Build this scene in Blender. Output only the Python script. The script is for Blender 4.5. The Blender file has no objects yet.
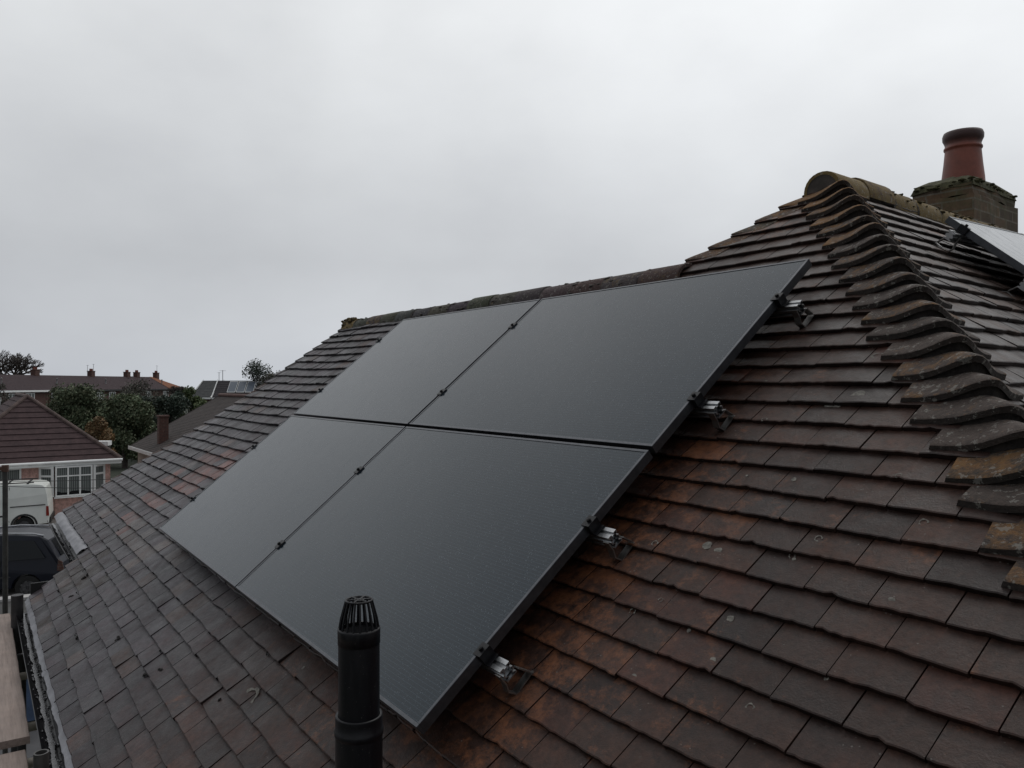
import bpy, math, random
from mathutils import Vector, Matrix, noise
R = random.Random(7)
sc = bpy.context.scene
COL = sc.collection
rad = math.radians

# ------------------------------------------------------------------ camera numbers
H = 5.6                       # lens above ground
YAW = 0.9663
CAM = Vector((5.4834, -0.9935, H))
FW = Vector((-math.sin(YAW), math.cos(YAW), 0)); RT = Vector((math.cos(YAW), math.sin(YAW), 0))
Z0 = H - 0.936                # lower edge height of the solar array
RP = 0.6842; CR, SR = math.cos(RP), math.sin(RP)

# ------------------------------------------------------------------ materials
def new_mat(name, base=(.5, .5, .5), rough=.6, metal=0., spec=.5):
    m = bpy.data.materials.new(name); m.use_nodes = True
    b = m.node_tree.nodes['Principled BSDF']
    b.inputs['Base Color'].default_value = (*base, 1); b.inputs['Roughness'].default_value = rough
    b.inputs['Metallic'].default_value = metal; b.inputs['Specular IOR Level'].default_value = spec
    return m
def N(m, t, **k):
    n = m.node_tree.nodes.new(t)
    for a, v in k.items(): setattr(n, a, v)
    return n
def Lk(m, a, b): m.node_tree.links.new(a, b)
def bsdf(m): return m.node_tree.nodes['Principled BSDF']
def tc(m, scale=None, out='Object'):
    t = N(m, 'ShaderNodeTexCoord'); 
    if scale is None: return t.outputs[out]
    mp = N(m, 'ShaderNodeMapping'); mp.inputs['Scale'].default_value = scale
    Lk(m, t.outputs[out], mp.inputs['Vector']); return mp.outputs['Vector']
def nz(m, vec, scale, detail=4, rough=.6):
    n = N(m, 'ShaderNodeTexNoise'); n.inputs['Scale'].default_value = scale; n.inputs['Detail'].default_value = detail
    n.inputs['Roughness'].default_value = rough; Lk(m, vec, n.inputs['Vector']); return n.outputs['Fac']
def ramp(m, fac, stops):
    r = N(m, 'ShaderNodeValToRGB'); e = r.color_ramp.elements
    while len(e) < len(stops): e.new(.5)
    for i, (p, c) in enumerate(stops):
        e[i].position = p; e[i].color = (*c, 1) if len(c) == 3 else c
    Lk(m, fac, r.inputs['Fac']); return r.outputs['Color']
def mixc(m, fac, a, b, mode='MIX'):
    x = N(m, 'ShaderNodeMix', data_type='RGBA', blend_type=mode)
    for s, v in ((x.inputs[0], fac), (x.inputs[6], a), (x.inputs[7], b)):
        if isinstance(v, (int, float)): s.default_value = v
        elif isinstance(v, tuple): s.default_value = (*v, 1)
        else: Lk(m, v, s)
    return x.outputs[2]
def mth(m, op, a, b=None, clamp=False):
    x = N(m, 'ShaderNodeMath', operation=op, use_clamp=clamp)
    for s, v in ((x.inputs[0], a), (x.inputs[1], b)):
        if v is None: continue
        if isinstance(v, (int, float)): s.default_value = v
        else: Lk(m, v, s)
    return x.outputs[0]
def bump(m, h, strength=.3, dist=.01):
    b = N(m, 'ShaderNodeBump'); b.inputs['Strength'].default_value = strength; b.inputs['Distance'].default_value = dist
    Lk(m, h, b.inputs['Height']); Lk(m, b.outputs['Normal'], bsdf(m).inputs['Normal'])
def simple(name, base, rough=.6, metal=0., var=.25, scale=6, bs=.15, spec=.5):
    m = new_mat(name, base, rough, metal, spec); v = tc(m)
    f = nz(m, v, scale, 6)
    lo = tuple(x*(1-var) for x in base); hi = tuple(min(1, x*(1+var)) for x in base)
    Lk(m, ramp(m, f, [(.3, lo), (.7, hi)]), bsdf(m).inputs['Base Color'])
    if bs: bump(m, nz(m, v, scale*8, 4), bs, .004)
    return m

def tile_mat(name, lich=.6, rough=.5, spotscale=9.):
    m = new_mat(name, (.05, .04, .04), rough, spec=.30); b = bsdf(m)
    at = N(m, 'ShaderNodeAttribute', attribute_name='Col'); v = tc(m)
    n1 = nz(m, v, 7, 8, .7); n2 = nz(m, v, 42, 6, .7); n3 = nz(m, v, 190, 3, .6)
    base = mixc(m, 1., at.outputs['Color'], ramp(m, n1, [(.25, (.55, .55, .55)), (.5, (1, 1, 1)), (.75, (1.75, 1.55, 1.45))]), 'MULTIPLY')
    base = mixc(m, .9, base, ramp(m, n2, [(.3, (.5, .5, .5)), (.7, (1.55, 1.5, 1.45))]), 'MULTIPLY')
    base = mixc(m, .8, base, ramp(m, nz(m, v, 1.9, 4, .6), [(.3, (.6, .58, .58)), (.7, (1.4, 1.35, 1.3))]), 'MULTIPLY')
    # worn orange clay body showing through the dark surface
    rm = mth(m, 'ADD', mth(m, 'MULTIPLY', nz(m, v, 13, 8, .8), 2.2), mth(m, 'SUBTRACT', at.outputs['Alpha'], 1.66))
    rm = mth(m, 'ADD', rm, mth(m, 'MULTIPLY', mth(m, 'SUBTRACT', nz(m, v, 2.6, 3), .5), .7))
    rm = mth(m, 'MULTIPLY', rm, 3.0, True)
    base = mixc(m, rm, base, mixc(m, n2, (.060, .024, .013), (.215, .085, .040)))
    # pale pin-head lichen
    vo = N(m, 'ShaderNodeTexVoronoi'); vo.inputs['Scale'].default_value = spotscale*7; vo.inputs['Randomness'].default_value = 1
    Lk(m, v, vo.inputs['Vector'])
    sel = mth(m, 'GREATER_THAN', nz(m, v, 11, 3), .60)
    sp = mth(m, 'MULTIPLY', mth(m, 'LESS_THAN', mth(m, 'ADD', vo.outputs['Distance'], mth(m, 'MULTIPLY', n3, .25)), .26), sel)
    base = mixc(m, mth(m, 'MULTIPLY', sp, lich), base, (.16, .145, .13))
    vp = N(m, 'ShaderNodeTexVoronoi'); vp.inputs['Scale'].default_value = spotscale*2.1; Lk(m, v, vp.inputs['Vector'])
    sp2 = mth(m, 'MULTIPLY', mth(m, 'LESS_THAN', mth(m, 'ADD', vp.outputs['Distance'], mth(m, 'MULTIPLY', n2, .30)), .24), mth(m, 'GREATER_THAN', nz(m, v, 3.1, 3), .56))
    base = mixc(m, mth(m, 'MULTIPLY', sp2, lich*.55), base, (.085, .075, .065))
    Lk(m, base, b.inputs['Base Color'])
    Lk(m, ramp(m, n1, [(.3, (.30,)*3), (.7, (.66,)*3)]), b.inputs['Roughness'])
    bump(m, mth(m, 'ADD', mth(m, 'MULTIPLY', n2, .8), mth(m, 'MULTIPLY', n3, .35)), .55, .005)
    return m

def lichen_mat(name, dark, c1, c2, thr=.5, scale=14):
    m = new_mat(name, dark, .85); v = tc(m); b = bsdf(m)
    at = N(m, 'ShaderNodeAttribute', attribute_name='Col')
    n2 = nz(m, v, scale*4, 6, .75)
    base = mixc(m, 1., at.outputs['Color'], ramp(m, n2, [(.3, (.5,)*3), (.7, (1.5,)*3)]), 'MULTIPLY')
    f = mth(m, 'ADD', nz(m, v, scale, 8, .75), mth(m, 'SUBTRACT', at.outputs['Alpha'], 1.))
    base = mixc(m, mth(m, 'MULTIPLY', mth(m, 'SUBTRACT', f, thr-.5), 6., True), base, mixc(m, nz(m, v, scale*3, 4), c1, c2))
    w = mth(m, 'GREATER_THAN', nz(m, v, scale*2.3, 5, .7), .59)
    base = mixc(m, mth(m, 'MULTIPLY', w, .5), base, (.28, .27, .24))
    Lk(m, base, b.inputs['Base Color'])
    bump(m, mth(m, 'ADD', n2, nz(m, v, scale*12, 3)), .7, .006)
    return m

M = {}
M['tile'] = tile_mat('clay_tile')
M['bonnet'] = lichen_mat('bonnet_clay', (.05, .04, .035), (.21, .085, .020), (.115, .075, .030), .53, 17)
M['ridge'] = lichen_mat('ridge_clay', (.06, .05, .045), (.24, .150, .035), (.095, .078, .040), .55, 22)
M['mortar'] = simple('mortar', (.055, .046, .040), .9, var=.5, scale=14, bs=.6)
M['dark_gap'] = simple('old_felt', (.012, .011, .011), .9, bs=0)
M['felt'] = simple('felt_strip', (.24, .24, .26), .5, var=.25, scale=12, bs=.4)
M['moss'] = simple('moss', (.010, .008, .007), .95, var=.5, scale=40, bs=.8)
M['ymoss'] = simple('yellow_moss', (.075, .055, .022), .95, var=.5, scale=40, bs=.8)
M['lichen'] = simple('pale_lichen', (.17, .16, .14), .9, var=.6, scale=90, bs=.5)
M['blackplastic'] = simple('black_plastic', (.0045, .0045, .006), .42, var=.3, scale=20, bs=.08, spec=.3)
def pipe_mat():
    m = new_mat('pipe_plastic', (.006, .006, .008), .42, spec=.35); v = tc(m, (6, 6, 1.2)); n = nz(m, v, 3, 7, .7); v2 = tc(m)
    c = mixc(m, mth(m, 'MULTIPLY', mth(m, 'SUBTRACT', n, .52), 3., True), (.005, .005, .007), (.022, .021, .022))
    sp = mth(m, 'GREATER_THAN', nz(m, v2, 150, 4, .6), .68); c = mixc(m, mth(m, 'MULTIPLY', sp, .6), c, (.09, .085, .08))
    Lk(m, c, bsdf(m).inputs['Base Color']); Lk(m, ramp(m, n, [(.35, (.32,)*3), (.65, (.62,)*3)]), bsdf(m).inputs['Roughness']); bump(m, nz(m, v2, 60, 4), .12, .003); return m
M['pipe'] = pipe_mat()
M['alu'] = simple('aluminium', (.48, .49, .50), .36, 1., var=.15, scale=30, bs=.05)
M['hooksteel'] = simple('hook_steel', (.34, .33, .32), .4, 1., var=.3, scale=30, bs=.1)
M['frame'] = simple('black_anodised', (.10, .105, .115), .36, .85, var=.2, scale=30, bs=.03)
M['terracotta'] = simple('terracotta', (.19, .050, .030), .55, var=.45, scale=7, bs=.3)
M['plank'] = None
def plank_mat():
    m = new_mat('scaffold_plank', (.36, .27, .22), .75); v = tc(m, (1.2, 22, 22))
    n = nz(m, v, 3, 8, .7); n2 = nz(m, tc(m), 5, 5)
    c = ramp(m, n, [(.25, (.16, .125, .11)), (.5, (.27, .22, .195)), (.8, (.36, .30, .27))])
    c = mixc(m, .7, c, ramp(m, n2, [(.3, (.7, .68, .68)), (.7, (1.15, 1.1, 1.05))]), 'MULTIPLY')
    Lk(m, c, bsdf(m).inputs['Base Color']); bump(m, n, .4, .004); return m
M['plank'] = plank_mat()
M['galv'] = simple('weathered_tube', (.075, .073, .07), .5, .5, var=.35, scale=14, bs=.2)
M['darktube'] = simple('dark_tube', (.035, .034, .036), .5, .3, var=.4, scale=14, bs=.2)
M['palecap'] = simple('pale_tube_end', (.34, .31, .26), .6, .2, var=.3, scale=20)

def brick_mat(name, c1, c2, mort, scale=1., moss=0.):
    m = new_mat(name, c1, .85); t = tc(m)
    b = N(m, 'ShaderNodeTexBrick'); b.inputs['Color1'].default_value = (*c1, 1); b.inputs['Color2'].default_value = (*c2, 1)
    b.inputs['Mortar'].default_value = (*mort, 1); b.inputs['Scale'].default_value = scale
    b.inputs['Brick Width'].default_value = .225; b.inputs['Row Height'].default_value = .075; b.inputs['Mortar Size'].default_value = .006
    s = N(m, 'ShaderNodeSeparateXYZ'); Lk(m, t, s.inputs[0]); c = N(m, 'ShaderNodeCombineXYZ')
    Lk(m, mth(m, 'ADD', s.outputs[0], s.outputs[1]), c.inputs[0]); Lk(m, s.outputs[2], c.inputs[1])
    Lk(m, c.outputs[0], b.inputs['Vector'])
    col = mixc(m, .8, b.outputs['Color'], ramp(m, nz(m, t, 9, 6, .7), [(.3, (.5,)*3), (.7, (1.5,)*3)]), 'MULTIPLY')
    if moss: col = mixc(m, mth(m, 'MULTIPLY', mth(m, 'SUBTRACT', nz(m, t, 6, 8, .75), .5-moss*.15), 5., True), col, mixc(m, nz(m, t, 30), (.035, .04, .015), (.10, .09, .04)))
    Lk(m, col, bsdf(m).inputs['Base Color']); bump(m, mth(m, 'ADD', b.outputs['Fac'], mth(m, 'MULTIPLY', nz(m, t, 40), -.8)), -.6, .008)
    return m
M['oldbrick'] = brick_mat('old_brick', (.13, .080, .045), (.065, .046, .030), (.15, .13, .10), moss=.2)
M['redbrick'] = brick_mat('red_brick', (.095, .040, .030), (.075, .033, .026), (.09, .075, .065))
M['pinkbrick'] = brick_mat('pink_brick', (.62, .38, .33), (.58, .34, .30), (.52, .36, .31))
M['orangebrick'] = brick_mat('orange_brick', (.20, .085, .045), (.16, .065, .035), (.15, .11, .09))

def glass_mat():
    m = new_mat('solar_glass', (.010, .012, .017), .16, 0, .5); b = bsdf(m); v = tc(m)
    b.inputs['IOR'].default_value = 1.44; b.inputs['Specular Tint'].default_value = (.78, .90, 1., 1)
    dr = N(m, 'ShaderNodeTexVoronoi'); dr.inputs['Scale'].default_value = 110; Lk(m, v, dr.inputs['Vector'])
    st = nz(m, tc(m, (3, .7, 1)), 9, 5, .65); fn = nz(m, v, 260, 3)
    drop = mth(m, 'LESS_THAN', mth(m, 'ADD', dr.outputs['Distance'], mth(m, 'MULTIPLY', nz(m, v, 25, 3), .7)), .52)
    # silver cell fingers
    s = N(m, 'ShaderNodeSeparateXYZ'); Lk(m, v, s.inputs[0])
    ln = mth(m, 'LESS_THAN', mth(m, 'FRACT', mth(m, 'MULTIPLY', s.outputs[1], 74.)), .14)
    c = mixc(m, mth(m, 'MULTIPLY', ln, .75), mixc(m, st, (.002, .005, .009), (.007, .014, .021)), (.024, .038, .052))
    c = mixc(m, mth(m, 'MULTIPLY', drop, .85), c, (.062, .078, .092))
    Lk(m, c, b.inputs['Base Color'])
    Lk(m, mth(m, 'ADD', mth(m, 'MULTIPLY', st, .34), mth(m, 'ADD', -.02, mth(m, 'MULTIPLY', drop, .14))), b.inputs['Roughness'])
    bump(m, mth(m, 'ADD', mth(m, 'MULTIPLY', drop, .5), fn), .20, .0010); return m
M['glass'] = glass_mat()

# ------------------------------------------------------------------ mesh builder
WM = {}
class MB:
    def __init__(s): s.v = []; s.f = []; s.c = []; s.m = []; s.sm = []
    def add(s, vs, fs, col=(1, 1, 1, 1), mat=0, smooth=False):
        o = len(s.v); s.v += [tuple(p) for p in vs]
        for f in fs: s.f.append([i+o for i in f]); s.c.append(col); s.m.append(mat); s.sm.append(smooth)
    def box(s, x0, y0, z0, x1, y1, z1, col=(1, 1, 1, 1), mat=0, T=None):
        vs = [Vector(p) for p in ((x0, y0, z0), (x1, y0, z0), (x1, y1, z0), (x0, y1, z0), (x0, y0, z1), (x1, y0, z1), (x1, y1, z1), (x0, y1, z1))]
        if T: vs = [T @ p for p in vs]
        s.add(vs, [(0, 3, 2, 1), (4, 5, 6, 7), (0, 1, 5, 4), (1, 2, 6, 5), (2, 3, 7, 6), (3, 0, 4, 7)], col, mat)
    def tube(s, pts, r, seg=10, col=(1, 1, 1, 1), mat=0, cap=True, smooth=True):
        pts = [Vector(p) for p in pts]; rs = r if isinstance(r, (list, tuple)) else [r]*len(pts)
        vs = []; n = len(pts); d0 = (pts[1]-pts[0]).normalized()
        a = d0.orthogonal().normalized()
        for i, p in enumerate(pts):
            d = (pts[min(i+1, n-1)]-pts[max(i-1, 0)]).normalized()
            a = (a-d*a.dot(d)).normalized(); b = d.cross(a)
            for k in range(seg):
                t = 2*math.pi*k/seg; vs.append(p+(a*math.cos(t)+b*math.sin(t))*rs[i])
        fs = [(i*seg+k, i*seg+(k+1) % seg, (i+1)*seg+(k+1) % seg, (i+1)*seg+k) for i in range(n-1) for k in range(seg)]
        s.add(vs, fs, col, mat, smooth)
        if cap:
            s.add(vs[:seg], [tuple(range(seg))[::-1]], col, mat); s.add(vs[-seg:], [tuple(range(seg))], col, mat)
    def lathe(s, c, prof, seg=32, col=(1, 1, 1, 1), mat=0, smooth=True):
        c = Vector(c); vs = []
        for r, z in prof:
            for k in range(seg):
                t = 2*math.pi*k/seg; vs.append(c+Vector((r*math.cos(t), r*math.sin(t), z)))
        n = len(prof)
        s.add(vs, [(i*seg+k, i*seg+(k+1) % seg, (i+1)*seg+(k+1) % seg, (i+1)*seg+k) for i in range(n-1) for k in range(seg)], col, mat, smooth)
    def lump(s, c, r, sx=1, sy=1, sz=1, col=(1, 1, 1, 1), mat=0, seg=7, rings=5, T=None, rough=.35):
        c = Vector(c); vs = []; o = Vector((R.random()*50, 0, 0))
        for i in range(rings+1):
            ph = math.pi*i/rings
            for k in range(seg):
                t = 2*math.pi*k/seg
                d = Vector((math.sin(ph)*math.cos(t), math.sin(ph)*math.sin(t), math.cos(ph)))
                q = d*r*(1+rough*noise.noise(d*1.7+o)*1.6); q = Vector((q.x*sx, q.y*sy, q.z*sz))
                if T: q = T @ q
                vs.append(c+q)
        s.add(vs, [(i*seg+k, i*seg+(k+1) % seg, (i+1)*seg+(k+1) % seg, (i+1)*seg+k) for i in range(rings) for k in range(seg)], col, mat, True)
    def build(s, name, mats, parent=None, local=False):
        me = bpy.data.meshes.new(name); vs = s.v
        if parent is not None and not local:
            inv = WM[parent.name].inverted(); vs = [tuple(inv @ Vector(p)) for p in vs]
        me.from_pydata(vs, [], s.f)
        for m in (mats if isinstance(mats, (list, tuple)) else [mats]): me.materials.append(m)
        me.polygons.foreach_set('material_index', s.m); me.polygons.foreach_set('use_smooth', s.sm)
        ca = me.color_attributes.new('Col', 'FLOAT_COLOR', 'CORNER'); buf = []
        for f, c in zip(s.f, s.c): buf += list(c)*len(f)
        ca.data.foreach_set('color', buf); me.update()
        o = bpy.data.objects.new(name, me); COL.objects.link(o)
        if parent is not None: o.parent = parent; WM[o.name] = WM[parent.name]
        else: WM[o.name] = Matrix.Identity(4)
        return o
def tag(o, label=None, cat=None, group=None, kind=None):
    if label: o['label'] = label
    if cat: o['category'] = cat
    if group: o['group'] = group
    if kind: o['kind'] = kind
    return o
def empty(name, loc, rz=0., mat=None):
    o = bpy.data.objects.new(name, None); COL.objects.link(o); o.empty_display_size = .2
    m = mat if mat is not None else Matrix.Translation(Vector(loc)) @ Matrix.Rotation(rz, 4, 'Z')
    o.matrix_world = m; o.location = m.to_translation(); o.rotation_euler = m.to_euler(); WM[o.name] = m; return o
def copy_tree(o, parent=None):
    c = o.copy(); COL.objects.link(c); c.parent = parent
    for ch in [x for x in bpy.data.objects if x.parent == o]: copy_tree(ch, c)
    return c
def at(x, y, d): return CAM+FW*d+RT*((x-512)/780*d)-Vector((0, 0, (y-384)/780*d))
def bg(u, v, z=0.): 
    p = CAM+FW*v+RT*u; p.z = z; return p
lerp = lambda a, b, t: a+(b-a)*t

# ------------------------------------------------------------------ our roof: planes
OFF = -.155
def PA(s, t, n=0.):
    """point on the tiled slope under the array: s along the eave, t up the slope"""
    w = .010*noise.noise(Vector((s*.7, t*.9, 3.)))
    if s < 0: w += .012*noise.noise(Vector((s*1.3, t*1.1, 8.)))
    if s < -1 and t > 1.5:
        a = min(1, (-1-s)/1.2); b = min(1, (t-1.5)/.5)*max(0, min(1, (2.62-t)/.35)); t = t+.05*a*b
    n = n+OFF+w
    return Vector((s, t*CR-n*SR, Z0+t*SR+n*CR))
def PA0(s, t, n=0.): 
    n += OFF; return Vector((s, t*CR-n*SR, Z0+t*SR+n*CR))
nA = Vector((0, -SR, CR)); upA = Vector((0, CR, SR))
APS, APT, HK = 3.1, 3.30, .78
AP = PA0(APS, APT)
PHI = rad(4.5)
E = Vector((-math.sin(PHI), math.cos(PHI), 0))
hd = (PA0(APS+HK, APT-1)-AP)
nB = hd.cross(E).normalized()
if nB.z < 0: nB = -nB
upB = nB.cross(E).normalized()
if upB.z < 0: upB = -upB
HP = hd.dot(E)/hd.dot(upB)          # hip on B: p = HP*q
def PB(p, q, n=0.):
    w = .008*noise.noise(Vector((p*.8, q*.9, 13.))); return AP+E*p+upB*q+nB*(n+w)
def hipR(t): return APS+(APT-t)*HK
def hipU(t): return APS-(APT-t)*.87
LH = [(-1.2, -4.2), (-.45, -3.78), (-.36, -3.74), (.32, -3.33), (.79, -2.86), (1.21, -2.47), (1.58, -2.27), (2.10, -2.10), (2.60, -1.90)]
def hipL(t):
    for (a, sa), (b, sb) in zip(LH, LH[1:]):
        if t <= b: return lerp(sa, sb, (t-a)/(b-a))
    return LH[-1][1]
WT = 2.60                           # height (along slope) of the low ridge
def leftA(t):
    if t < -.44: return -1.56
    if t <= WT: return hipL(t)
    return hipU(t)
courses = []
t = .4205
while t > -1.0: courses.append(t); t -= .1045
courses = courses[::-1]; t = .4205+.1025
while t < APT-.03: courses.append(t); t += .1025

house = tag(empty('tiled_house', (1.5, 2.6, 0)), 'near house with dark worn clay tile roof, curved hip tiles and mossy chimney', 'house')

def tile(mb, F, s0, s1, t0, Lf, Rf, col, nc=3, length=.15, slope=.155):
    wob = 1.9 if s0 < 2.4 else 1.; rot = R.gauss(0, .0035*wob); lift = abs(R.gauss(0, .0018*wob)); cam = R.uniform(.0005, .003); th = .014
    tj = R.gauss(0, .0014); rows = [0, .0035, .05, length]
    top = []; xs = [i/nc for i in range(nc+1)]
    n_at = lambda dt, x: .025-slope*dt+lift*(1-dt/length)-cam*(2*x-1)**2*.8 - (.0022 if dt == 0 else 0)
    jit = [R.gauss(0, .0011)+(R.uniform(.002, .006) if R.random() < .05 else 0) for _ in xs]
    def pt(x, dt, dn, i):
        s = lerp(s0, s1, x); tt = t0+tj+dt+rot*(x-.5)*(s1-s0)*4+(jit[i] if dt < .004 else 0)
        lo, hi = Lf(tt), Rf(tt); s = max(lo, min(hi, s)); return F(s, tt, n_at(dt, x)+dn), s
    probe = [pt(x, 0, 0, 0)[1] for x in (0, 1)]+[pt(x, length*.6, 0, 0)[1] for x in (0, 1)]
    if probe[1]-probe[0] < .012 and probe[3]-probe[2] < .012: return
    vs = []
    for dt in rows:
        for i, x in enumerate(xs): vs.append(pt(x, dt, 0, i)[0])
    w = nc+1; nr = len(rows)
    fs = [(r*w+i, r*w+i+1, (r+1)*w+i+1, (r+1)*w+i) for r in range(nr-1) for i in range(nc)]
    o = len(vs)
    for i, x in enumerate(xs): vs.append(pt(x, 0, -th, i)[0])
    fs += [(o+i, o+i+1, i+1, i) for i in range(nc)]
    o2 = len(vs)
    for x, i in ((0, 0), (1, nc)):
        for dt in rows: vs.append(pt(x, dt, -th, i)[0])
    for r in range(nr-1):
        fs.append((r*w, (r+1)*w, o2+r+1, o2+r)); fs.append((r*w+nc, o2+nr+r, o2+nr+r+1, (r+1)*w+nc))
    ec = (col[0]*.6, col[1]*.6, col[2]*.6, col[3]*.5); nf = (nr-1)*nc  # edge faces darkened: shadow under the tile tails put into the colour
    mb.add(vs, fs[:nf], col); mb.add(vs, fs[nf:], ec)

def sm(a, b, x): x = max(0, min(1, (x-a)/(b-a))); return x*x*(3-2*x)
def blob(s, t, cs, ct, rs, rt): return math.exp(-(((s-cs)/rs)**2+((t-ct)/rt)**2))
def colA(s, t):
    g = sm(3.0, .8, s)                       # the weathered greyer end
    b = R.uniform(.80, 1.16)
    k = R.random()
    warm = (.0370, .0205, .0160) if k < .7 else (.0290, .0175, .0150) if k < .88 else (.045, .0210, .0160)
    grey = (.045, .040, .048) if k < .7 else (.041, .039, .045) if k < .88 else (.058, .043, .042)
    b *= (1+g*R.uniform(-.25, .45)); c = [lerp(warm[i], grey[i]*.92, g)*b for i in range(3)]  # highlights on the grey end painted as a wider spread of tile tone
    rust = lerp(.24, .10, g)
    rust += .50*blob(s, t, 3.60, .45, .55, .68)+.16*blob(s, t, 3.75, 1.25, .35, .25)+.34*blob(s, t, 2.4, -.02, .8, .16)*R.random()+.12*blob(s, t, 2.6, -.4, .6, .2)
    rust += .40*blob(s, t, 2.95, 2.95, .42, .28)
    if R.random() < .06: rust += .18
    pk = max(blob(s, t, -.9, .62, .55, .11), blob(s, t, -1.25, .36, .6, .09), blob(s, t, -1.35, .12, .35, .09), blob(s, t, -1.25, -.12, .3, .1))
    if pk > .35 and R.random() < .9:
        q = R.uniform(.7, 1.2); c = [.125*q, .066*q, .062*q]
    lightband = blob(s, t, -.7, -.2, .8, .14)
    if R.random() < lightband*.7: c = [x*1.5 for x in (.055, .048, .048)]
    dk = blob(s, t, -1.0, -.62, .6, .2)
    if R.random() < dk: c = [.020, .013, .011]
    rust += R.uniform(-.05, .05)
    return (*c, max(0, rust))

mbA = MB(); W = .1755
for k, t0 in enumerate(courses):
    ph = 4.364+(.0875 if k % 2 else 0)+R.gauss(0, .006)
    kk = round((t0-.73)/.1025); ph = 4.364+(.0875 if kk % 2 else 0)+R.gauss(0, .005)
    L0 = leftA(t0)-.1; Rr = hipR(t0)-.045
    i0 = math.floor((L0-ph)/W); s = ph+i0*W
    xs = []
    while s < Rr+.2: xs.append(s+R.gauss(0, .0018)); s += W
    for a, b in zip(xs, xs[1:]):
        if b < L0 or a > Rr: continue
        m_ = (a+b)/2; near = m_ > 3.2
        tile(mbA, PA, a+.0018, b-.0018, t0, leftA, lambda q: hipR(q)-.045, colA(m_, t0), 9 if near else 3, .15)
mbA.build('roof_slope', M['tile'], house)
# --- B slope
mbB = MB(); sB = upB.z
for k, t0 in enumerate(courses):
    q0 = (t0-APT)*SR/sB
    ph = (.09 if k % 2 else 0)+R.gauss(0, .006)
    lo = HP*q0+.045; s = ph+math.floor((lo-ph)/W)*W
    while s < 6.0:
        cc = R.uniform(.7, 1.25); kx = R.random()
        base = (.050, .038, .034) if kx < .6 else (.042, .034, .033) if kx < .85 else (.062, .042, .034)
        tile(mbB, PB, s+.002, s+W-.002, q0, lambda q: HP*q+.045, lambda q: 7., (*[x*cc for x in base], R.uniform(.05, .42)+.25*blob(s, q0, .5, -.3, .9, .3)), 3, .138, .16)
        s += W
mbB.build('roof_slope', M['tile'], house)
# --- sheets beneath / hidden slopes
mbu = MB()
def quadgrid(mb, P00, P10, P11, P01): mb.add([P00, P10, P11, P01], [(0, 1, 2, 3)], (.05, .045, .045, .2))
pts = [PA0(hipL(-.44), -.44, -.022), PA0(-1.56, -.44, -.022), PA0(-1.56, -.96, -.022), PA0(hipR(-.96), -.96, -.022), PA0(APS, APT, -.022), PA0(hipU(WT), WT, -.022), PA0(hipL(WT), WT, -.022)] + [PA0(hipL(x), x, -.022) for x in (2.1, 1.58, 1.21, .79, .32, -.36)]
mbu.add(pts, [tuple(range(len(pts)))])
qe = (-.96-APT)*SR/sB
def PB0(p, q, n=0): return AP+E*p+upB*q+nB*n
mbu.add([PB0(0, 0, -.022), PB0(7, 0, -.022), PB0(7, qe, -.022), PB0(HP*qe, qe, -.022)], [(0, 1, 2, 3)])
mbu.build('roof_felt', M['dark_gap'], house)
mbh = MB()
nW = Vector((E.y, -E.x, 0))           # outward horizontal of the B side
ridge_end = AP+E*7
wdn = -nW*3.2-Vector((0, 0, 2.6))
low = PA0(hipU(WT), WT)
apx = AP+nA*-.03
mbh.add([apx, ridge_end, ridge_end+wdn, apx+wdn+E*1.5, low], [(0, 1, 2, 3, 4)], (.05, .045, .045, .2))
wl, wr = PA0(-1.9, WT, -.03), PA0(hipU(WT)+.2, WT, -.03)
bk = Vector((0, 2.5, -2.05)); mbh.add([wl, wr, wr+bk, wl+bk+Vector((-1.9, 0, 0))], [(0, 1, 2, 3)], (.05, .045, .045, .2))
corner = PA0(-3.78, -.44, -.03)
hp = [PA0(hipL(x)+.01, x, -.03) for x in (-.44, -.36, .32, .79, 1.21, 1.58, 2.1)]
mbh.add(hp+[wl, wl+bk+Vector((-1.9, 0, 0)), corner+Vector((-.1, 1.2, 0))], [tuple(range(len(hp)+3))], (.05, .045, .045, .2))
mbh.build('roof_slope', M['tile'], house)
# walls
mbw = MB()
zE = PA0(0, -.96).z
mbw.box(-1.5, -.44, 0, 8, 9.5, zE-.06); mbw.box(-3.55, -.05, 0, -1.5, 7, zE+.24)
mbw.build('wall', simple('render_wall', (.35, .33, .30), .85), house)

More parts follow.
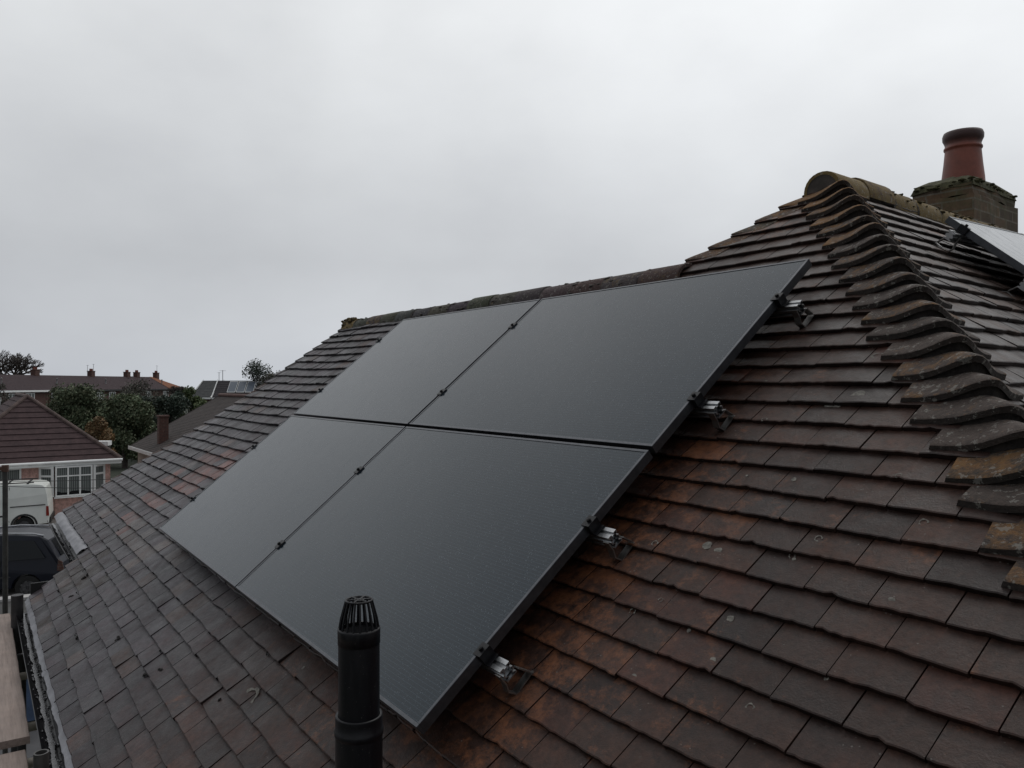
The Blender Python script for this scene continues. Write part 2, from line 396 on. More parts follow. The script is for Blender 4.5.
# ------------------------------------------------------------------ bonnet hip tiles
def bonnet(mb, mo, Hk, Hn, dA, dB, nrm, L, h, shrink, col, over=1.42, nu=16, nv=5, th=.024, arm=.050, base=.0):
    S = (Hn-Hk)*over; f = S.normalized(); top = []; skew = R.gauss(0, .011); h *= R.uniform(.85, 1.12); L += R.gauss(0, .006)
    c = .34
    def P(u, v):
        Lv = L-shrink*over*v
        uu = u*(1+.05*math.sin(u*3))
        r = math.sqrt(uu*uu+c*c); wa = (r-uu)/2; wb = (r+uu)/2
        wa -= .0; g = math.exp(-(u/.46)**2)
        hv = h*(1-.88*v**1.25)
        p = Hk+S*v+dA*(wa*Lv)+dB*(wb*Lv)+nrm*(lerp(arm, arm*.40, v)+hv*g+base)-f*(.028*g*(1-v)+skew*u*(1-v))
        return p+nrm*(.0022*noise.noise(p*14))
    vs = []
    us = [-1+2*i/nu for i in range(nu+1)]; vv = [0, .03, .25, .6, 1]
    for v in vv:
        for u in us: vs.append(P(u, v)-(nrm*.003 if v == 0 else nrm*0))
    w = nu+1
    fs = [(r*w+i, r*w+i+1, (r+1)*w+i+1, (r+1)*w+i) for r in range(len(vv)-1) for i in range(nu)]
    mb.add(vs, fs, col, 0, True)
    # thick tail edge and ends
    lowv = [P(u, 0)-nrm*th for u in us]
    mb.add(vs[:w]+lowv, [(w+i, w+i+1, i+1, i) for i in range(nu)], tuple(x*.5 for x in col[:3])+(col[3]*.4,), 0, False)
    inn = [P(u, .08)-nrm*th for u in us]
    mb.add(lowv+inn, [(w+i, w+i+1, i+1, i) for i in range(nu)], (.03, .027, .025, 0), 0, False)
    for ui in (0, nu):
        e0 = [vs[r*w+ui] for r in range(len(vv))]; e1 = [P(us[ui], v)-nrm*th for v in vv]
        mb.add(e0+e1, [(r, r+1, len(vv)+r+1, len(vv)+r) for r in range(len(vv)-1)], col)
    # bedding mortar set back under the tail
    m0 = [P(u, .07)-nrm*(th-.002)+nrm*0 for u in us]; m1 = [p-nrm*(.012+.055*math.exp(-(u/.55)**2)) for p, u in zip(m0, us)]
    m1 = [p+f*.0+nrm*.004*noise.noise(p*30) for p in m1]
    mo.add(m0+m1, [(w+i, w+i+1, i+1, i) for i in range(nu)], (1, 1, 1, 1), 0)

mbn = MB(); mbm = MB(); hips = []; nH = (nA+nB).normalized()
for k, t0 in enumerate(courses):
    if t0 > APT-.13: continue
    Hk = PA(hipR(t0), t0, 0); Hn = PA(hipR(t0+.1025), t0+.1025, 0)
    up_ = sm(2.2, 3.2, t0); b = R.uniform(.8, 1.25)
    col = [lerp(.058, .060, up_)*b, lerp(.043, .042, up_)*b, lerp(.036, .032, up_)*b, R.uniform(.40, .62)+.24*up_]
    if abs(t0-1.24) < .06: col = [.045, .034, .026, .60]
    if abs(t0-1.65) < .04: col[3] = .55
    bonnet(mbn, mbm, Hk, Hn, Vector((-1, 0, 0)), E, nH, .250, .074, .082, tuple(col))
mbn.build('bonnet_tiles', M['bonnet'], house); mbn = MB()
nWs = (-nW*.69+Vector((0, 0, .72))).normalized()
nU = (nA+nWs).normalized()
for k, t0 in enumerate(courses):
    if t0 < WT+.02 or t0 > APT-.14: continue
    Hk = PA(hipU(t0), t0, 0); Hn = PA(hipU(t0+.1025), t0+.1025, 0)
    col = (.070*R.uniform(.8, 1.2), .046, .032, R.uniform(.5, .75))
    bonnet(mbn, mbm, Hk, Hn, Vector((1, 0, 0)), E, nU, .20, .028, .05, col, nu=12, arm=.03)
mbn.build('bonnet_tiles', M['bonnet'], house); mbn = MB()
nL = Vector((-.33, -.33, .88)).normalized()
for k, t0 in enumerate(courses):
    if t0 < -.43 or t0 > WT-.05: continue
    Hk = PA(hipL(t0)+.03, t0, 0); Hn = PA(hipL(t0+.1025)+.03, t0+.1025, 0)
    redd = t0 < 1.6
    q = R.uniform(.7, 1.2)
    col = (.060*q, .034*q, .028*q, R.uniform(.1, .35)) if redd else (.036*q, .031*q, .032*q, .2)
    bonnet(mbn, mbm, Hk, Hn, Vector((1, 0, 0)), Vector((-.15, 1, 0)), nL, R.uniform(.09, .15), R.uniform(.012, .03), .03, col, nu=8, arm=.022, over=1.5)
mbn.build('bonnet_tiles', M['bonnet'], house)
tag(mbm.build('bedding_mortar', simple('dark_bedding', (.026, .021, .019), .95, var=.6, scale=30, bs=.7), house), kind='stuff')

# ------------------------------------------------------------------ ridge tiles
def ridge_tiles(mb, mo, P0, P1, r, ln, cols, nrm=Vector((0, 0, 1)), arc=200, drop=0, rj=.004):
    ax = (P1-P0); tot = ax.length; ax.normalize(); side = ax.cross(nrm).normalized(); n = int(round(tot/ln)); seg = 14
    for i in range(n):
        a = P0+ax*(tot*i/n+.003); b = P0+ax*(tot*(i+1)/n-.004); jz = R.gauss(0, rj); js = R.gauss(0, rj*.8)
        vs = []; rr0 = r+R.gauss(0, rj*.5); col = cols(i, n)
        st = [(a, rr0-.002, 0), (a+ax*.006, rr0, 0), (b-ax*.006, rr0+.001, 0), (b, rr0-.002, 0)]
        for p, rad_, _ in st:
            for k in range(seg+1):
                th = rad(-(arc-180)/2+arc*k/seg)
                q = p+side*math.cos(th)*rad_+nrm*(math.sin(th)*rad_+jz)+side*js
                vs.append(q+(q-p).normalized()*.003*noise.noise(q*12))
        w = seg+1
        mb.add(vs, [(j*w+k, j*w+k+1, (j+1)*w+k+1, (j+1)*w+k) for j in range(3) for k in range(seg)], col, 0, True)
        # end thickness
        for p, base_ in ((a, 0), (b, 3*w)):
            inner = [p+(Vector(vs[base_+k])-p)*.83 for k in range(w)]
            mb.add(vs[base_:base_+w]+inner, [(k, k+1, w+k+1, w+k) for k in range(seg)], col)
        # pointing in the joint
        if i:
            p = P0+ax*(tot*i/n); mv = []
            for off in (-.014, .014):
                for k in range(seg+1):
                    th = rad(-(arc-180)/2+arc*k/seg); q = p+ax*(off+.004*noise.noise(Vector((k, i, off))))
                    mv.append(q+(side*math.cos(th)+nrm*math.sin(th))*(r*.985+R.uniform(-.002, .003)))
            mo.add(mv, [(k, k+1, w+k+1, w+k) for k in range(seg)])
mbr = MB(); mo = MB()
ridge_tiles(mbr, mo, AP+Vector((0, 0, -.046))-E*.10, AP+E*6.8+Vector((0, 0, -.046)), .102, .30,
            lambda i, n: (*[x*R.uniform(.8, 1.2) for x in (.080, .064, .048)], R.uniform(.66, .84) if i < 7 else R.uniform(.45, .65)), rj=.006)
# solid end of the ridge over the hip apex, bedded in mortar
e0 = AP+Vector((0, 0, -.046))-E*.095
mo.add([e0+nW*math.cos(a)*.090+Vector((0, 0, math.sin(a)*.090)) for a in [rad(-10+200*k/16) for k in range(17)]], [tuple(range(17))])
mbr.build('ridge_tiles', M['ridge'], house)
mbr2 = MB()
ridge_tiles(mbr2, mo, PA0(-1.93, WT, 0)+Vector((0, .02, -.045)), PA0(2.62, WT, 0)+Vector((0, .02, -.045)), .098, .30,
            lambda i, n: (*[x*R.uniform(.7, 1.3) for x in (.050, .041, .037)], (.95 if i == 0 else R.uniform(.3, .6))), rj=.004)
for i in range(150):
    s = R.uniform(-1.9, 2.6); th = rad(R.uniform(95, 190)); c = PA0(s, WT, 0)+Vector((0, .02, -.045))
    mo.lump(c+Vector((0, math.cos(th)*.094, math.sin(th)*.094)), R.uniform(.004, .013), 2.2, 1, .7, (1, 1, 1, 1))
mbr2.build('ridge_tiles', M['ridge'], house)
tag(mo.build('ridge_mortar', M['mortar'], house), kind='stuff')

# moss and debris on the tiles
mm = MB(); MT = Matrix(((1, 0, 0), (0, CR, -SR), (0, SR, CR)))
def moss(s, t, r, n=1):
    r *= .62
    for _ in range(n): mm.lump(PA(s+R.gauss(0, r), t+R.gauss(0, r*.8), .018), r*R.uniform(.5, 1), R.uniform(.8, 1.8), R.uniform(.7, 1.2), .45, seg=8, rings=5, T=MT, rough=.6)
for k, t0 in enumerate(courses):
    if t0 > 2.4: continue
    s = leftA(t0)
    while s < 2.9:
        dens = .45 if (s < -.2 and t0 < 0) else .12 if s < 1.5 else .05
        if t0 > .9: dens = .18
        if R.random() < dens and not (-.1 < s and t0 > .1): moss(s, t0-.004, R.uniform(.004, .010), R.randint(1, 3))
        s += .08
for s, t, r, n in ((1.45, -.53, .02, 7), (1.55, -.47, .014, 4), (.75, -.55, .016, 4), (-.9, -.55, .020, 12), (-.7, -.68, .02, 12), (-1.1, -.72, .022, 12), (-.5, -.62, .018, 9), (.2, -.72, .024, 5), (-1.35, -.2, .02, 6), (2.25, -.35, .012, 3)): moss(s, t, r, n)
tag(mm.build('moss', M['moss'], house), kind='stuff')
ym = MB()
for i in range(260):
    d_ = R.uniform(-.05, 4.5); th = rad(R.uniform(10, 170)); c = AP+Vector((0, 0, -.046))+E*d_
    ym.lump(c+nW*math.cos(th)*.101+Vector((0, 0, math.sin(th)*.101)), R.uniform(.003, .010), 1.8, 1.8, .8, seg=6, rings=4, rough=.7)
for i in range(40):
    p = PA0(-1.9+R.uniform(-.06, .28), WT, 0)+Vector((0, .0, .0)); ym.lump(p+Vector((0, R.uniform(-.07, .04), R.uniform(-.01, .055))), R.uniform(.012, .028), 1.3, 1, .8, seg=8)
tag(ym.build('moss', M['ymoss'], house), 'yellowish moss lump on the low ridge end', kind='stuff')
# pale lichen rosettes and rings
ml = MB()
def rosette(s, t, r, ring=False, F=PA, asp=1., n=.026):
    k = 22; o = R.random()*9; a0 = R.random()*6
    vs = []
    for j in range(k):
        a = 2*math.pi*j/k; rr = r*(1+.22*noise.noise(Vector((math.cos(a)*1.6+o, math.sin(a)*1.6, 0)))*1.6)
        vs.append(F(s+rr*math.cos(a), t+rr*math.sin(a)*asp, n-.155*(((t-courses[0])) % .1025)*.0))
    if ring:
        w = []
        for j in range(k):
            a = 2*math.pi*j/k; rr = r*(.72+.12*noise.noise(Vector((j*.5, o, 2))))
            w.append(F(s+rr*math.cos(a), t+rr*math.sin(a)*asp, n))
        fs = [(j, (j+1) % k, k+(j+1) % k, k+j) for j in range(k) if (j+a0) % k < k*.8]
        ml.add(vs+w, fs)
    else: ml.add(vs, [tuple(range(k))])
def tn(t):          # height of the tile face at t
    i = max([c for c in courses if c <= t], default=courses[0]); return .0245-.155*(t-i)+.0022
for s, t, r, ring, asp in ((4.04, 1.80, .020, True, .8), (4.07, 1.585, .024, False, 1.3), (4.00, 1.545, .028, False, .5), (3.919, .900, .016, False, 1), (3.969, .886, .014, False, 1),
                      (4.327, .486, .011, True, 1), (2.43, -.262, .052, True, .8), (4.47, 1.11, .012, True, 1), (4.19, .93, .010, True, 1), (4.14, .69, .010, False, 1), (4.235, 1.0, .011, True, 1), (3.83, .62, .011, True, 1),
                      (3.74, .86, .012, True, 1), (3.9, .68, .008, True, 1), (4.17, .56, .010, False, 1), (4.45, .62, .006, False, 1), (4.5, .86, .008, False, .8), (4.35, 1.25, .010, True, 1), (3.8, 1.45, .012, True, .8), (4.05, 1.2, .008, False, 1)):
    rosette(s, t, r, ring, PA, asp, tn(t))
for i in range(70):
    t = R.uniform(-.5, 2.9); s = R.uniform(max(leftA(t)+.2, -2), hipR(t)-.3)
    if 0 < s < 3.6 and 0 < t < 2.3: continue
    rosette(s, t, R.uniform(.003, .008), False, PA, R.uniform(.7, 1.2), tn(t))
tag(ml.build('lichen', M['lichen'], house), kind='stuff')

# ------------------------------------------------------------------ chimney
mc = MB(); C0 = Vector((2.84, 4.74, 0))+Vector((0, 0, 0)); ew = -nW; ch = empty('chimney', C0); ch.parent = house
ch.matrix_parent_inverse = Matrix.Identity(4); 
ch.location = C0-WM[house.name].to_translation(); WM[ch.name] = Matrix.Translation(C0)
def CHP(a, b, z): return C0+ew*a+E*b+Vector((0, 0, Z0+z))
def chbox(mb, a0, a1, b0, b1, z0, z1):
    n = 6; vs = []
    for z in (z0, z1):
        ring = [(a0, b0), (a1, b0), (a1, b1), (a0, b1)]
        for (pa, pb), (qa, qb) in zip(ring, ring[1:]+ring[:1]):
            for i in range(n):
                p = CHP(lerp(pa, qa, i/n), lerp(pb, qb, i/n), z); vs.append(p+Vector((R.gauss(0, .004), R.gauss(0, .004), R.gauss(0, .005))))
    k = 4*n
    mb.add(vs, [(i, (i+1) % k, k+(i+1) % k, k+i) for i in range(k)]+[tuple(range(k, 2*k))])
chbox(mc, 0, .435, 0, .837, 1.0, 2.27); chbox(mc, .012, .423, .012, .825, 2.27, 2.35)
st_ = mc.build('stack', M['oldbrick'], ch)
mf = MB(); n = 24; vs = []
for j, (sc_, z) in enumerate(((1, 2.33), (.93, 2.385), (.72, 2.43), (.5, 2.455), (.2, 2.46))):
    for i in range(n):
        a = 2*math.pi*i/n; ca, sa = math.cos(a), math.sin(a); q = 1/max(abs(ca), abs(sa)); q = lerp(q, 1, (1-sc_))
        vs.append(CHP(.2175+.215*ca*q*sc_, .4185+.412*sa*q*sc_, z+R.uniform(-.008, .008)))
mf.add(vs, [(j*n+i, j*n+(i+1) % n, (j+1)*n+(i+1) % n, (j+1)*n+i) for j in range(4) for i in range(n)]+[tuple(range(4*n, 5*n))], (.05, .05, .03, 1))
for i in range(170):
    a = R.random()*6.28; ca, sa = math.cos(a), math.sin(a); q = 1/max(abs(ca), abs(sa)); q *= R.uniform(.7, 1.02)
    mf.lump(CHP(.2175+.212*ca*q, .4185+.41*sa*q, 2.355+R.uniform(-.005, .03)), R.uniform(.006, .015), 1.8, 1.8, R.uniform(.5, .9), seg=8, rings=5, rough=.3)
mf.build('mossy_flaunching', simple('flaunching_moss', (.060, .058, .026), .95, var=.6, scale=20, bs=.8), ch)
PC = C0+ew*.22+E*.40; PC.z = Z0
mp = MB()
mp.lathe(PC, [(.146, 2.43), (.143, 2.48), (.131, 2.58), (.122, 2.675), (.121, 2.69), (.128, 2.695), (.130, 2.703), (.128, 2.711), (.121, 2.717), (.121, 2.735), (.129, 2.755), (.137, 2.772), (.138, 2.80), (.130, 2.822), (.110, 2.826), (.100, 2.815), (.095, 2.76), (.095, 2.5)], 40)
pot = mp.build('chimney_pot', None, ch)
pm = simple('pot_clay', (.19, .050, .030), .5, var=.4, scale=5, bs=.25)
_t = tc(pm); _s = N(pm, 'ShaderNodeSeparateXYZ'); Lk(pm, _t, _s.inputs[0])
_b = bsdf(pm).inputs['Base Color'].links[0].from_socket
_f = mth(pm, 'MULTIPLY', mth(pm, 'ADD', mth(pm, 'SUBTRACT', _s.outputs[2], Z0+2.735), mth(pm, 'MULTIPLY', nz(pm, _t, 9, 5), .06)), 18., True)
Lk(pm, mixc(pm, mth(pm, 'MULTIPLY', _f, .85), _b, (.022, .012, .013)), bsdf(pm).inputs['Base Color'])
pot.data.materials.clear(); pot.data.materials.append(pm)

# ------------------------------------------------------------------ gutter, felt, fascia
mg = MB()
def gutter(x0, x1, y, z, r=.046):
    seg = 10; vs = []; n = max(2, int((x1-x0)/.4))
    for i in range(n+1):
        x = lerp(x0, x1, i/n); dz = .004*math.sin(x*3)
        for rr in (r, r-.004):
            for k in range(seg+1):
                th = math.pi+math.pi*k/seg; vs.append(Vector((x, y+math.cos(th)*rr, z+dz+math.sin(th)*rr)))
    w = seg+1; fs = []
    for i in range(n):
        for l in (0, 1):
            for k in range(seg): a = i*2*w+l*w+k; b = (i+1)*2*w+l*w+k; fs.append((a, a+1, b+1, b))
        for k in (0, seg): a = i*2*w; b = (i+1)*2*w; fs.append((a+k, a+w+k, b+w+k, b+k))
    mg.add(vs, fs, smooth=False)
gutter(-1.56, 6.6, -.682, Z0-.775, .052); gutter(-3.8, -1.62, -.32, Z0-.46, .052)
mg.build('gutter', M['blackplastic'], house)
md = MB()
for i in range(420):
    x = R.uniform(-1.5, 2.6) if R.random() < .8 else R.uniform(-3.7, -1.7)
    far = x < -1.6
    md.lump((x, (-.32 if far else -.682)+R.gauss(0, .014), Z0-(.46 if far else .775)-.034), R.uniform(.003, .008), R.uniform(.8, 2.6), 1, .5, seg=6, rings=4, rough=.7)
for (xa, xb, yc, zc) in ((-1.5, 6.5, -.682, .775), (-3.75, -1.65, -.32, .46)):
    n_ = int((xb-xa)/.012); vs = []
    for i in range(n_+1):
        x = lerp(xa, xb, i/n_); g0 = .010*noise.noise(Vector((x*7, 3, 1)))+.006*noise.noise(Vector((x*37, 9, 1))); g1 = .012*noise.noise(Vector((x*5, 13, 1)))+.007*noise.noise(Vector((x*41, 19, 1)))
        a_ = -.012+g0; b_ = max(a_, .008+g1); vs += [Vector((x, yc+a_, Z0-zc-.030)), Vector((x, yc+b_, Z0-zc-.030))]
    md.add(vs, [(2*i, 2*i+2, 2*i+3, 2*i+1) for i in range(n_)])
tag(md.build('gutter_debris', simple('wet_grit', (.07, .07, .075), .2, var=.7, scale=60), house), kind='stuff')
mfa = MB(); mfa.box(-1.55, -.632, Z0-.93, 6.6, -.61, Z0-.735); mfa.box(-3.78, -.262, Z0-.60, -1.56, -.24, Z0-.42)
mfa.box(-1.58, -.63, Z0-.93, -1.56, -.2, Z0-.60)
mfa.build('fascia', simple('shadow_black_fascia', (.008, .008, .008), .6), house)  # near-black paints the shadow at the eave step into the boards
mfe = MB()
def felt(x0, x1, y0, z0, y1, z1, seed):
    n = int((x1-x0)/.035); vs = []
    for i in range(n+1):
        x = lerp(x0, x1, i/n)
        for k in range(5):
            a = k/4; edge = .010*noise.noise(Vector((x*4, seed, k*.3)))+(.006*noise.noise(Vector((x*18, seed, 9))) if k in (0, 4) else 0)
            vs.append(Vector((x, lerp(y0, y1, a)+edge, lerp(z0, z1, a)+.012*math.sin(a*math.pi)+.008*noise.noise(Vector((x*9, k*.8, seed))))))
    mfe.add(vs, [(i*5+k, i*5+k+1, (i+1)*5+k+1, (i+1)*5+k) for i in range(n) for k in range(4)], smooth=True)
felt(-1.58, .30, -.668, Z0-.735, -.592, Z0-.690, 1.); felt(.26, 2.9, -.662, Z0-.728, -.590, Z0-.693, 5.)
felt(-3.74, -1.60, -.315, Z0-.425, -.235, Z0-.375, 9.)
mfe.build('felt_strip', M['felt'], house)

# ------------------------------------------------------------------ solar panels
BA = Matrix(((1, 0, 0, 0), (0, CR, -SR, 0), (0, SR, CR, 0), (0, 0, 0, 1)))
def PM(s, t, n=0.): return Matrix.Translation(Vector((s, t*CR-n*SR, Z0+t*SR+n*CR))) @ BA
PW, PH = 1.783, 1.130
def make_panel():
    root = empty('solar_panel', (0, 0, 0))
    f = MB(); fw, th = .011, .035
    f.box(0, 0, -th, PW, fw, 0); f.box(0, PH-fw, -th, PW, PH, 0)
    f.box(0, fw, -th, fw, PH-fw, -.0004); f.box(PW-fw, fw, -th, PW, PH-fw, -.0004)
    fo = f.build('frame', M['frame'], root, True)
    bv = fo.modifiers.new('b', 'BEVEL'); bv.width = .0012; bv.segments = 2
    g = MB(); g.add([(fw, fw, -.0022), (PW-fw, fw, -.0022), (PW-fw, PH-fw, -.0022), (fw, PH-fw, -.0022)], [(0, 1, 2, 3)])
    g.build('glass', M['glass'], root, True)
    bk_ = MB(); bk_.box(fw+.0005, fw+.0005, -.008, PW-fw-.0005, PH-fw-.0005, -.004); bk_.build('backsheet', M['dark_gap'], root, True)
    jb = MB(); jb.box(PW/2-.05, PH-.16, -.030, PW/2+.05, PH-.08, -.0082); jb.build('junction_box', M['blackplastic'], root, True)
    return root
pan = make_panel()
spots = [(1.803, .0, 'large black solar panel nearest the camera, its bottom corner beside the vent pipe'),
         (.008, .0, 'black solar panel low on the left, its free corner over the greyish tiles'),
         (1.803, 1.149, 'black solar panel up at the right, top corner pointing at the hip tiles'),
         (.0, 1.149, 'black solar panel farthest left along the low ridge')]
for i, (s, t, lab) in enumerate(spots):
    o = pan if i == 0 else copy_tree(pan)
    m = PM(s, t); o.location = m.to_translation(); o.rotation_euler = m.to_euler()
    tag(o, lab, 'solar panel', 'solar panels of the four-panel array')
# fifth panel on the other slope
o = copy_tree(pan)
ang = .10
xA = (E*math.cos(ang)+upB*math.sin(ang)).normalized(); yA = nB.cross(xA).normalized()
TL = AP+E*.34+upB*-.455+nB*.15
org = TL-yA*PH
m = Matrix.Translation(org) @ Matrix(((xA.x, yA.x, nB.x, 0), (xA.y, yA.y, nB.y, 0), (xA.z, yA.z, nB.z, 0), (0, 0, 0, 1)))
o.location = m.to_translation(); o.rotation_euler = m.to_euler()
tag(o, 'wet solar panel on the right-hand slope below the chimney', 'solar panel'); 
if 'group' in o: del o['group']
WB = m

def hook_mesh():
    """strap bent from the rail down on to the tiles; local x along rail, y up the slope, z out of the roof (0 = panel top)"""
    h = MB(); w = .026; th = .004
    prof = [(-.026, -.050), (-.026, -.084), (-.034, -.108), (-.020, -.134), (.050, -.130), (.085, -.150)]
    for (y0, z0), (y1, z1) in zip(prof, prof[1:]):
        d = Vector((0, y1-y0, z1-z0)); ln = d.length; d.normalize(); nn = Vector((0, -d.z, d.y))
        vs = []
        for x in (-w/2, w/2):
            for a, b in ((0, -th/2), (ln+.002, -th/2), (ln+.002, th/2), (0, th/2)):
                vs.append(Vector((x, y0, z0))+d*a+nn*b)
        h.add(vs, [(0, 1, 2, 3), (7, 6, 5, 4), (0, 4, 5, 1), (1, 5, 6, 2), (2, 6, 7, 3), (3, 7, 4, 0)])
    # second leg closing the loop up to the rail
    for (y0, z0), (y1, z1) in (((.050, -.124), (.030, -.082)),):
        d = Vector((0, y1-y0, z1-z0)); ln = d.length; d.normalize(); nn = Vector((0, -d.z, d.y)); vs = []
        for x in (-w/2, w/2):
            for a, b in ((0, -th/2), (ln, -th/2), (ln, th/2), (0, th/2)): vs.append(Vector((x, y0, z0))+d*a+nn*b)
        h.add(vs, [(0, 1, 2, 3), (7, 6, 5, 4), (0, 4, 5, 1), (1, 5, 6, 2), (2, 6, 7, 3), (3, 7, 4, 0)])
    return h
def rail_mesh(x0, x1):
    r = MB()
    prof = [(-.020, -.0355), (-.006, -.0355), (-.006, -.0415), (.006, -.0415), (.006, -.0355), (.020, -.0355), (.020, -.043), (.012, -.046), (.012, -.052), (.020, -.055), (.020, -.064), (.010, -.067), (.010, -.072), (.020, -.075), (.020, -.080),
            (-.020, -.080), (-.020, -.075), (-.010, -.072), (-.010, -.067), (-.020, -.064), (-.020, -.055), (-.012, -.052), (-.012, -.046), (-.020, -.043)]
    n = len(prof); vs = [(x, y, z) for x in (x0, x1) for y, z in prof]
    r.add(vs, [(i, (i+1) % n, n+(i+1) % n, n+i) for i in range(n)])
    i_ = [(x, y*.78, lerp(-.058, z, .86)) for x in (x1-.0,) for y, z in prof]
    r.add([(x1, y, z) for y, z in prof]+i_, [(i, (i+1) % n, n+(i+1) % n, n+i) for i in range(n)])
    r.add([(x1-.02, y, z) for x, y, z in i_], [tuple(range(n))]); r.add([(x0, y, z) for y, z in prof], [tuple(range(n))])
    return r
def clamp_mesh(kind):
    c = MB()
    if kind == 'end':
        c.box(-.014, -.022, .0003, .004, .022, .0045); c.box(.0042, -.022, -.034, .022, .022, .0045)
        c.box(.0222, -.022, -.034, .034, .022, -.030); bx = .006
    else:
        c.box(-.020, -.024, .0003, .020, .024, .0045); c.box(-.0055, -.022, -.034, .0055, .022, .0001); bx = 0
    c.tube([(bx, 0, .0045), (bx, 0, .0135)], .0075, 12); c.tube([(bx, 0, .0136), (bx, 0, .0145)], .0045, 6)
    return c
def make_rail(x0, x1, clx, mids, hooks):
    root = empty('mounting_rail', (0, 0, 0))
    rail_mesh(x0, x1).build('rail', M['alu'], root, True)
    a = None
    for x, k in [(clx[0], -1), (clx[1], 1)]:
        if x is None: continue
        o = clamp_mesh('end').build('end_clamp', M['blackplastic'], root, True); o.location = (x, 0, 0); o.rotation_euler = (0, 0, 0 if k > 0 else math.pi)
    for x in mids: o = clamp_mesh('mid').build('mid_clamp', M['blackplastic'], root, True); o.location = (x, 0, 0)
    for x in hooks: o = hook_mesh().build('roof_hook', M['hooksteel'], root, True); o.location = (x, 0, 0)
    return root
rl = make_rail(-.03, 3.672, (-.001, 3.586), [1.797], [3.655, 2.6, 1.3, .15])
rails = [(.27, 'lowest aluminium rail under the array, its end and hook nearest the vent pipe'), (.79, 'second aluminium rail from the bottom, ending beside rust-orange tiles'),
         (1.41, 'third aluminium rail from the bottom, ending just above the panel joint'), (2.01, 'top aluminium rail, ending near the upper right panel corner')]
for i, (t, lab) in enumerate(rails):
    o = rl if i == 0 else copy_tree(rl)
    m = PM(0, t); o.location = m.to_translation(); o.rotation_euler = m.to_euler(); tag(o, lab, 'mounting rail', 'rails holding the four-panel array')
rb = make_rail(-.12, 3.0, (-.001, None), [], [-.04, 1.2])
for i, (y, lab) in enumerate(((PH-.10, 'upper rail end showing beside the right-hand slope panel'), (.62, 'lower rail end with thin hook under the right-hand slope panel'))):
    o = rb if i == 0 else copy_tree(rb)
    m = WB @ Matrix.Translation((0, y, 0)); o.location = m.to_translation(); o.rotation_euler = m.to_euler(); tag(o, lab, 'mounting rail', 'rails under the right-hand slope panel')

# ------------------------------------------------------------------ soil vent pipe
vx = CAM+FW*2.04+RT*((359-512)/780*2.04); zt = H-(599-384)/780*2.04
vent = tag(empty('vent_pipe', (vx.x, vx.y, zt-.75)), 'black plastic vent pipe with slotted cage cap in front of the panels', 'vent pipe')
v = MB(); r0 = .0535
v.lathe((vx.x, vx.y, 0), [(r0, zt-1.0), (r0, zt-.6), (r0, zt-.32), (r0, zt-.12), (r0, zt-.092), (r0, zt-.0855), (r0, zt-.085), (r0-.003, zt-.0855), (r0-.003, zt-.2)], 40); v.build('pipe', M['pipe'], vent)
v = MB()
v.lathe((vx.x, vx.y, 0), [(r0+.001, zt-.30), (.0605, zt-.30), (.061, zt-.303), (.061, zt-.312), (.061, zt-.335), (.0635, zt-.338), (.0635, zt-.350), (.061, zt-.353), (.061, zt-.357), (.061, zt-.45), (.061, zt-1.0)], 40)
v.tube([(vx.x-.061*math.cos(a)*1.0, vx.y-.061*math.sin(a), zt-.318) for a in [0, .01]], .0, 4) if False else None
v.build('socket_collar', M['pipe'], vent)
v = MB()
v.lathe((vx.x, vx.y, 0), [(r0+.001, zt-.115), (r0+.0012, zt-.115), (r0+.0018, zt-.078), (r0+.001, zt-.074), (r0-.006, zt-.074)], 40)
nb = 18
for i in range(nb):
    a = 2*math.pi*i/nb; d = Vector((math.cos(a), math.sin(a), 0)); c = Vector((vx.x, vx.y, 0))
    v.tube([c+d*(r0-.003)+Vector((0, 0, zt-.076)), c+d*(r0-.007)+Vector((0, 0, zt-.05)), c+d*.034+Vector((0, 0, zt-.004))], [.0032, .003, .0028], 5, smooth=False)
for rr in (.034, .012):
    v.tube([Vector((vx.x+rr*math.cos(a), vx.y+rr*math.sin(a), zt-.003)) for a in [2*math.pi*k/28 for k in range(29)]], .0032, 6, cap=False)
for i in range(6):
    a = 2*math.pi*i/6+.2; d = Vector((math.cos(a), math.sin(a), 0)); c = Vector((vx.x, vx.y, zt-.002)); v.tube([c, c+d*.034], .0030, 5)
v.build('cage_cap', M['pipe'], vent)
v = MB(); zb = PA0(vx.x, vx.y/CR).z-.02
v.lathe((vx.x, vx.y, 0), [(.070, zb+.16), (.075, zb+.05), (.10, zb-.02), (.13, zb-.1)], 30); v.build('weathering_slate', simple('lead', (.08, .08, .085), .5), vent)

# ------------------------------------------------------------------ scaffold
def board(x0, x1, y1, z, lab, w=.225, dz=0.):
    b = MB(); n = int((x1-x0)/.1); yy = [y1-w, y1-w+.004, y1-.004, y1]; vs = []
    for i in range(n+1):
        x = lerp(x0, x1, i/n); j = R.gauss(0, .0008)
        for (y, z_) in ((y1-w, z-.038), (y1-w, z-.003), (y1-w+.004, z), (y1-w/2, z+.001), (y1-.004, z), (y1, z-.003), (y1, z-.038)):
            vs.append(Vector((x, y+j, z_+dz*(i/n))))
    k = 7
    b.add(vs, [(i*k+a, i*k+(a+1) % k, (i+1)*k+(a+1) % k, (i+1)*k+a) for i in range(n) for a in range(k)]+[tuple(range(k)), tuple(range(n*k, n*k+k))])
    return tag(b.build('scaffold_board', M['plank'], None), lab, 'scaffold board', 'boards of the scaffold platform')
ZB = H-1.8
board(-1.80, .80, -.755, ZB, 'long wet scaffold plank beside the gutter, ending in a dark gap')
board(.845, 4.7, -.775, ZB-.045, 'nearer scaffold plank in the bottom left corner, set slightly lower')
board(-1.80, 4.6, -.995, ZB-.002, 'outer scaffold plank at the left edge of the photo')
